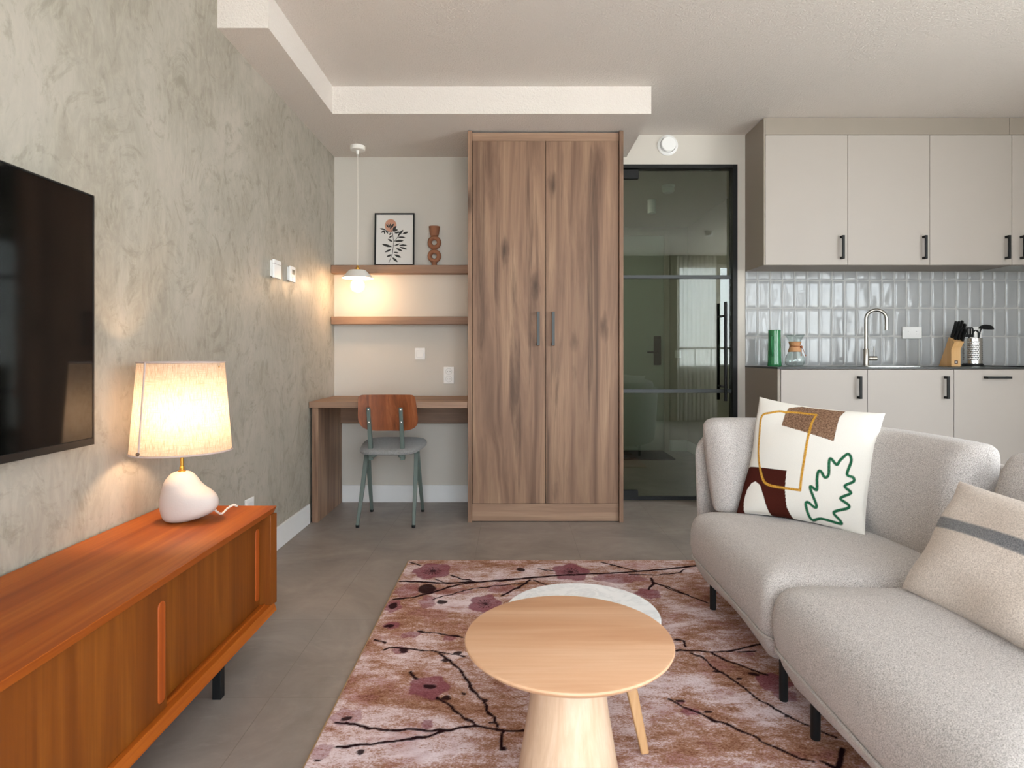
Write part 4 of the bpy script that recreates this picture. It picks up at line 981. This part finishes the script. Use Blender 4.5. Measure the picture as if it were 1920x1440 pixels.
obj('back_cushion', sweep(cpath, .165, .40, .808, .045, .07, puff=.02), M_sofa, sofa1, smooth=60)
spath = catmull([(.868, 2.862), (1.06, 2.885), (1.28, 2.815), (1.455, 2.64), (1.555, 2.42), (1.60, 2.18), (1.605, 1.90)], 6)
obj('back_shell', sweep(spath, .055, .15, .735, .02, .03, puff=.0, topfall=(.11, .12)), M_sofa, sofa1, smooth=60)
for lx_, ly_ in ((.855, 2.60), (.852, 1.915), (1.45, 1.95), (1.36, 2.60)):
    obj('leg', Lathe([(.001, ZR), (.0125, ZR), (.0135, ZR+.004), (.0135, .142), (.001, .142)], (lx_, ly_), 16), M_black, sofa1)
sofa2 = thing('sofa_module', 'straight oatmeal sofa module nearest the viewer, holding the striped cushion', 'sofa', (1.15, 1.4, ZR), group='sofa modules')
o2 = rounded([(.776, .93), (1.56, .93), (1.56, 1.852), (.776, 1.852)], [.07, .05, .05, .07], 8)
o2 = [tuple(v) for v in resample(o2+[o2[0]], .05)[:-1]]
obj('seat_cushion', seat_mesh(o2, (1.15, 1.39)), M_sofa, sofa2, smooth=60)
obj('piping', pipe_mesh(o2, (1.15, 1.39), .004, .222), M_pipe, sofa2)
obj('back_cushion', sweep(resample([(1.515, 1.878), (1.53, .97)], .1), .165, .40, .808, .045, .07, puff=.02), M_sofa, sofa2, smooth=60)
obj('back_shell', sweep(resample([(1.66, 1.86), (1.66, .94)], .1), .055, .15, .735, .02, .03, puff=0), M_sofa, sofa2, smooth=60)
for lx_, ly_ in ((.857, 1.723), (1.48, 1.72), (.857, 1.05), (1.48, 1.05)):
    obj('leg', Lathe([(.001, ZR), (.0125, ZR), (.0135, ZR+.004), (.0135, .142), (.001, .142)], (lx_, ly_), 16), M_black, sofa2)

# pillows
def pillow(BL, BR, TL, TR, T, n, art=None, pinch=.07, seed=0):
    BL, BR, TL, TR = map(np.array, (BL, BR, TL, TR))
    u = np.linspace(-1, 1, n); U, V = np.meshgrid(u, u)
    nrm = np.cross(BR-BL, TL-BL); nrm = nrm/np.linalg.norm(nrm)
    Up = U*(1-pinch*(1-V**2)*np.abs(U)**2); Vp = V*(1-pinch*(1-U**2)*np.abs(V)**2)
    s, q = ((Up+1)/2)[..., None], ((Vp+1)/2)[..., None]
    base = (BL*(1-s)+BR*s)*(1-q)+(TL*(1-s)+TR*s)*q
    h = T/2*((1-U**2)*(1-V**2))**.42
    rg_ = np.random.default_rng(seed)
    wr = np.zeros(U.shape)
    for k in range(10):
        a, b, ph, am = rg_.uniform(-5, 5), rg_.uniform(-5, 5), rg_.uniform(0, 6), rg_.uniform(.001, .0024); wr += am*np.sin(a*U*1.4+b*V*1.4+ph)
    edge = (1-(1-np.abs(U))*(1-np.abs(V)))
    wr *= (.35+edge)*np.minimum(1, h/(T*.12))
    f = base+nrm*(h+wr)[..., None]; b = base-nrm*(h*.9)[..., None]
    return U, V, f, b
def pillow_obj(name, bl, br, tl, tr, T, n, mat_f, label, artfn, seed=0, back=None):
    U, V, f, b = pillow(bl, br, tl, tr, T, n, seed=seed)
    col = artfn(U, V); cb = np.zeros(col.shape) if back is None else back(U, V); cb[..., 3] = 1
    co = np.concatenate([f.reshape(-1, 3), b.reshape(-1, 3)]); N = n*n
    idx = np.arange(N).reshape(n, n); q = np.stack([idx[:-1, :-1], idx[:-1, 1:], idx[1:, 1:], idx[1:, :-1]], -1).reshape(-1, 4)
    q2 = q[:, ::-1]+N
    rim = np.concatenate([idx[0, :], idx[1:, -1], idx[-1, -2::-1], idx[-2:0:-1, 0]])
    rr_ = np.stack([np.roll(rim, -1), rim, rim+N, np.roll(rim, -1)+N], -1)
    me = bpy.data.meshes.new(name); me.from_pydata(co.tolist(), [], np.concatenate([q, q2, rr_]).tolist())
    a = me.color_attributes.new('art', 'FLOAT_COLOR', 'POINT'); a.data.foreach_set('color', np.concatenate([col.reshape(-1, 4), cb.reshape(-1, 4)]).reshape(-1).astype(np.float32))
    me.update()
    o = solo(name, me, mat_f, label, 'cushion', loc=tuple((np.array(bl)+np.array(br))/2), smooth=180)
    return o
# design of the abstract pillow, traced in close-look units and mapped to the square by a homography
def homog(src, dst):
    A_ = []; b_ = []
    for (x, y), (u, v) in zip(src, dst):
        A_ += [[x, y, 1, 0, 0, 0, -u*x, -u*y], [0, 0, 0, x, y, 1, -v*x, -v*y]]; b_ += [u, v]
    h = np.linalg.solve(np.array(A_, float), np.array(b_, float)); return np.append(h, 1).reshape(3, 3)
HM = homog([(250, 35), (1475, 205), (1285, 1395), (10, 1165)], [(-1, 1), (1, 1), (1, -1), (-1, -1)])
def toUV(pts): 
    o = []
    for x, y in pts:
        a = HM @ np.array([x, y, 1.0]); o.append((a[0]/a[2], a[1]/a[2]))
    return o
def art1(U, V):
    c = np.zeros(U.shape+(4,)); c[..., 3] = 1
    c[..., 0] = inpoly(U, V, toUV([(585,150),(720,120),(1135,180),(1090,260),(1045,520),(525,350),(555,215)]))*1.0
    mar = inpoly(U, V, toUV([(120,728),(150,730),(590,800),(575,960),(570,1160),(605,1290),(600,1340),(-40,1240),(-40,1100)]))
    arch = inpoly(U, V, toUV([(100,1260),(110,1060),(140,960),(190,900),(240,885),(300,930),(345,1050),(365,1150),(395,1300)]))
    c[..., 1] = (mar & ~arch)*1.0
    yl = catmull(toUV([(560,208),(500,195),(400,215),(300,250),(275,420),(265,600),(290,760),(340,890),(420,940),(560,970),(725,995)]), 6)
    yl = [tuple(v) for v in yl]+[tuple(v) for v in toUV([(745,850),(790,560),(830,330),(865,230),(700,205),(560,200)])]
    d1_ = seg_dist(U, V, yl)
    gr = [tuple(v) for v in catmull(toUV([(795,1280),(765,1140),(790,1110),(850,1160),(868,1130),(825,980),(838,960),(885,990),(892,880),(905,815),(930,815),(965,870),(1000,840),(1005,720),(1022,690),(1075,745),(1110,700),(1180,640),(1212,700),(1172,830),(1230,860),(1232,900),(1150,945),(1205,1000),(1190,1022),(1105,1065),(1175,1120),(1165,1155),(1030,1200),(1078,1275),(1070,1305),(900,1270)]), 6, True)]
    d2_ = seg_dist(U, V, gr+[gr[0]])
    c[..., 2] = np.clip((.024-d1_)/.008, 0, 1); c[..., 3] = 1-np.clip((.026-d2_)/.008, 0, 1)
    return c
t = NT('embroidered_cotton')
cc, al = t.attr('art'); s_ = t.sep(cc)
wv = t.noise(t.coord(), 500, 2)
base = t.mix(wv, '#d9d5cd', '#e6e2db')
base = t.mix(s_[0], base, t.ramp(t.noise(t.coord(scale=(1, 1, 2)), 160, 3), [(.35, '#5f4636'), (.65, '#94755f')]))
base = t.mix(s_[1], base, t.mix(wv, '#34150f', '#4e2018'))
base = t.mix(s_[2], base, t.ramp(t.noise(t.coord(), 200, 2), [(.35, '#a9741c'), (.65, '#d2a24a')]))
base = t.mix(al, t.ramp(t.noise(t.coord(), 200, 2), [(.35, '#184a32'), (.65, '#2c6a4b')]), base)
t.set(base, .95, Specular_IOR_Level=.1); t.bump(t.math('ADD', t.math('ADD', t.math('MULTIPLY', wv, .15), t.math('SUBTRACT', 1.0, al)), s_[2]), .5, .003)
pb = P(1381, 962, 2.60); pr_ = P(1622, 1006, 2.262); ptl = P(1424, 744, 2.73); ptr = P(1660, 775, 2.395)
pillow_obj('throw_pillow', pb, pr_, ptl, ptr, .15, 230, t.m, 'white square pillow with brown, maroon, ochre and green abstract embroidery on the corner module', art1, 5)
# striped cushion
def art2(U, V):
    c = np.zeros(U.shape+(4,)); c[..., 3] = 1
    c[..., 0] = np.clip((.105-np.abs(V-.165))/.02, 0, 1); return c
t = NT('striped_wool')
cc, al = t.attr('art'); s_ = t.sep(cc); wv = t.noise(t.coord(), 320, 3, .7)
base = t.mix(s_[0], t.ramp(wv, [(.35, '#b1a398'), (.62, '#e0d4c9')]), t.ramp(wv, [(.35, '#55555a'), (.65, '#8b8b8c')]))
t.set(base, .97, Specular_IOR_Level=.1, Sheen_Weight=.2); t.bump(wv, .3, .002)
b_far = P(1692, 1103, 1.755); t_far = P(1800, 902, 1.83)
dirn = np.array((.03, -.62, .0))
b_near = Vector(np.array(b_far)+dirn); t_near = Vector(np.array(t_far)+dirn)
pillow_obj('lumbar_cushion', b_far, b_near, t_far, t_near, .15, 120, t.m, 'beige cushion with one grey stripe on the near sofa module', art2, 9)

# ------------------------------------------------------------------ reflected curtain and balcony
bm = bmesh.new(); n = 160; A = []
for side in (0, .002):
    row = []
    for i in range(n+1):
        u = i/n; x = 2.70+.64*u; y = YF+.085+.028*math.sin(u*58)+.010*math.sin(u*23+1)
        row.append((x, y+side))
    A.append(row)
R = [[(x, y, z) for x, y in A[0]]+[(x, y, z) for x, y in A[1][::-1]] for z in (.015, 1.2, ZC-.012)]
rings(bm, R)
solo('curtain', bm, cloth_translucent('sheer_curtain', '#faf8f4', '#ebe6de', .85, sheer=.62), 'sheer pale curtain seen mirrored in the glass door', 'curtain', loc=(3.0, YF+.085, 0), smooth=60)
rl = thing('balcony_railing', 'dark balcony railing outside the window, mirrored in the glass door', 'railing', (3.0, YF-1.3, 0))
obj('top_rail', Bx(-2, 5.5, YF-1.32, YF-1.28, 1.20, 1.24), M_black, rl)
obj('bars', boxes(*[(x, x+.015, YF-1.31, YF-1.29, .0, 1.2) for x in [-2+.3*k for k in range(25)]]), M_black, rl)
struct('balcony', Bx(-2, 5.5, YF-1.4, YF-.121, -.12, -.02), plain('balcony_concrete', '#9c9a95', .8), 'concrete balcony slab outside the windows', 'balcony')

# ------------------------------------------------------------------ light and camera
wd = bpy.data.worlds.new('sky'); S.world = wd; wd.use_nodes = True
nt = wd.node_tree; bg = nt.nodes['Background']
tc = nt.nodes.new('ShaderNodeTexCoord'); sx = nt.nodes.new('ShaderNodeSeparateXYZ'); rp = nt.nodes.new('ShaderNodeValToRGB')
nt.links.new(tc.outputs['Generated'], sx.inputs[0]); mr = nt.nodes.new('ShaderNodeMapRange'); mr.inputs[1].default_value = -1; mr.inputs[2].default_value = 1
nt.links.new(sx.outputs[2], mr.inputs[0]); nt.links.new(mr.outputs[0], rp.inputs[0])
e0, e1 = rp.color_ramp.elements; e0.position, e1.position = .44, .56      # lower half made brighter as added light for the ceiling, overcast sky above
e0.color = (1.0, .96, .935, 1); e1.color = (.83, .845, .90, 1)
nt.links.new(rp.outputs[0], bg.inputs[0]); bg.inputs[1].default_value = 10.5
S.view_settings.view_transform = 'Standard'; S.view_settings.look = 'None'; S.view_settings.gamma = 1; S.view_settings.exposure = 0.12; S.view_settings.use_curve_mapping = False
cam = bpy.data.cameras.new('camera'); co_ = bpy.data.objects.new('camera', cam); COL.objects.link(co_)
co_.location = (0, 0, H); co_.rotation_euler = (PI/2, 0, 0)
cam.sensor_fit = 'HORIZONTAL'; cam.sensor_width = 36; cam.lens = F/1920*36; cam.clip_start = .02
cam.shift_x = -(CX-960)/1920; cam.shift_y = -(720-CY)/1920
cam.dof.use_dof = True; cam.dof.focus_distance = 3.4; cam.dof.aperture_fstop = 6.5
S.camera = co_
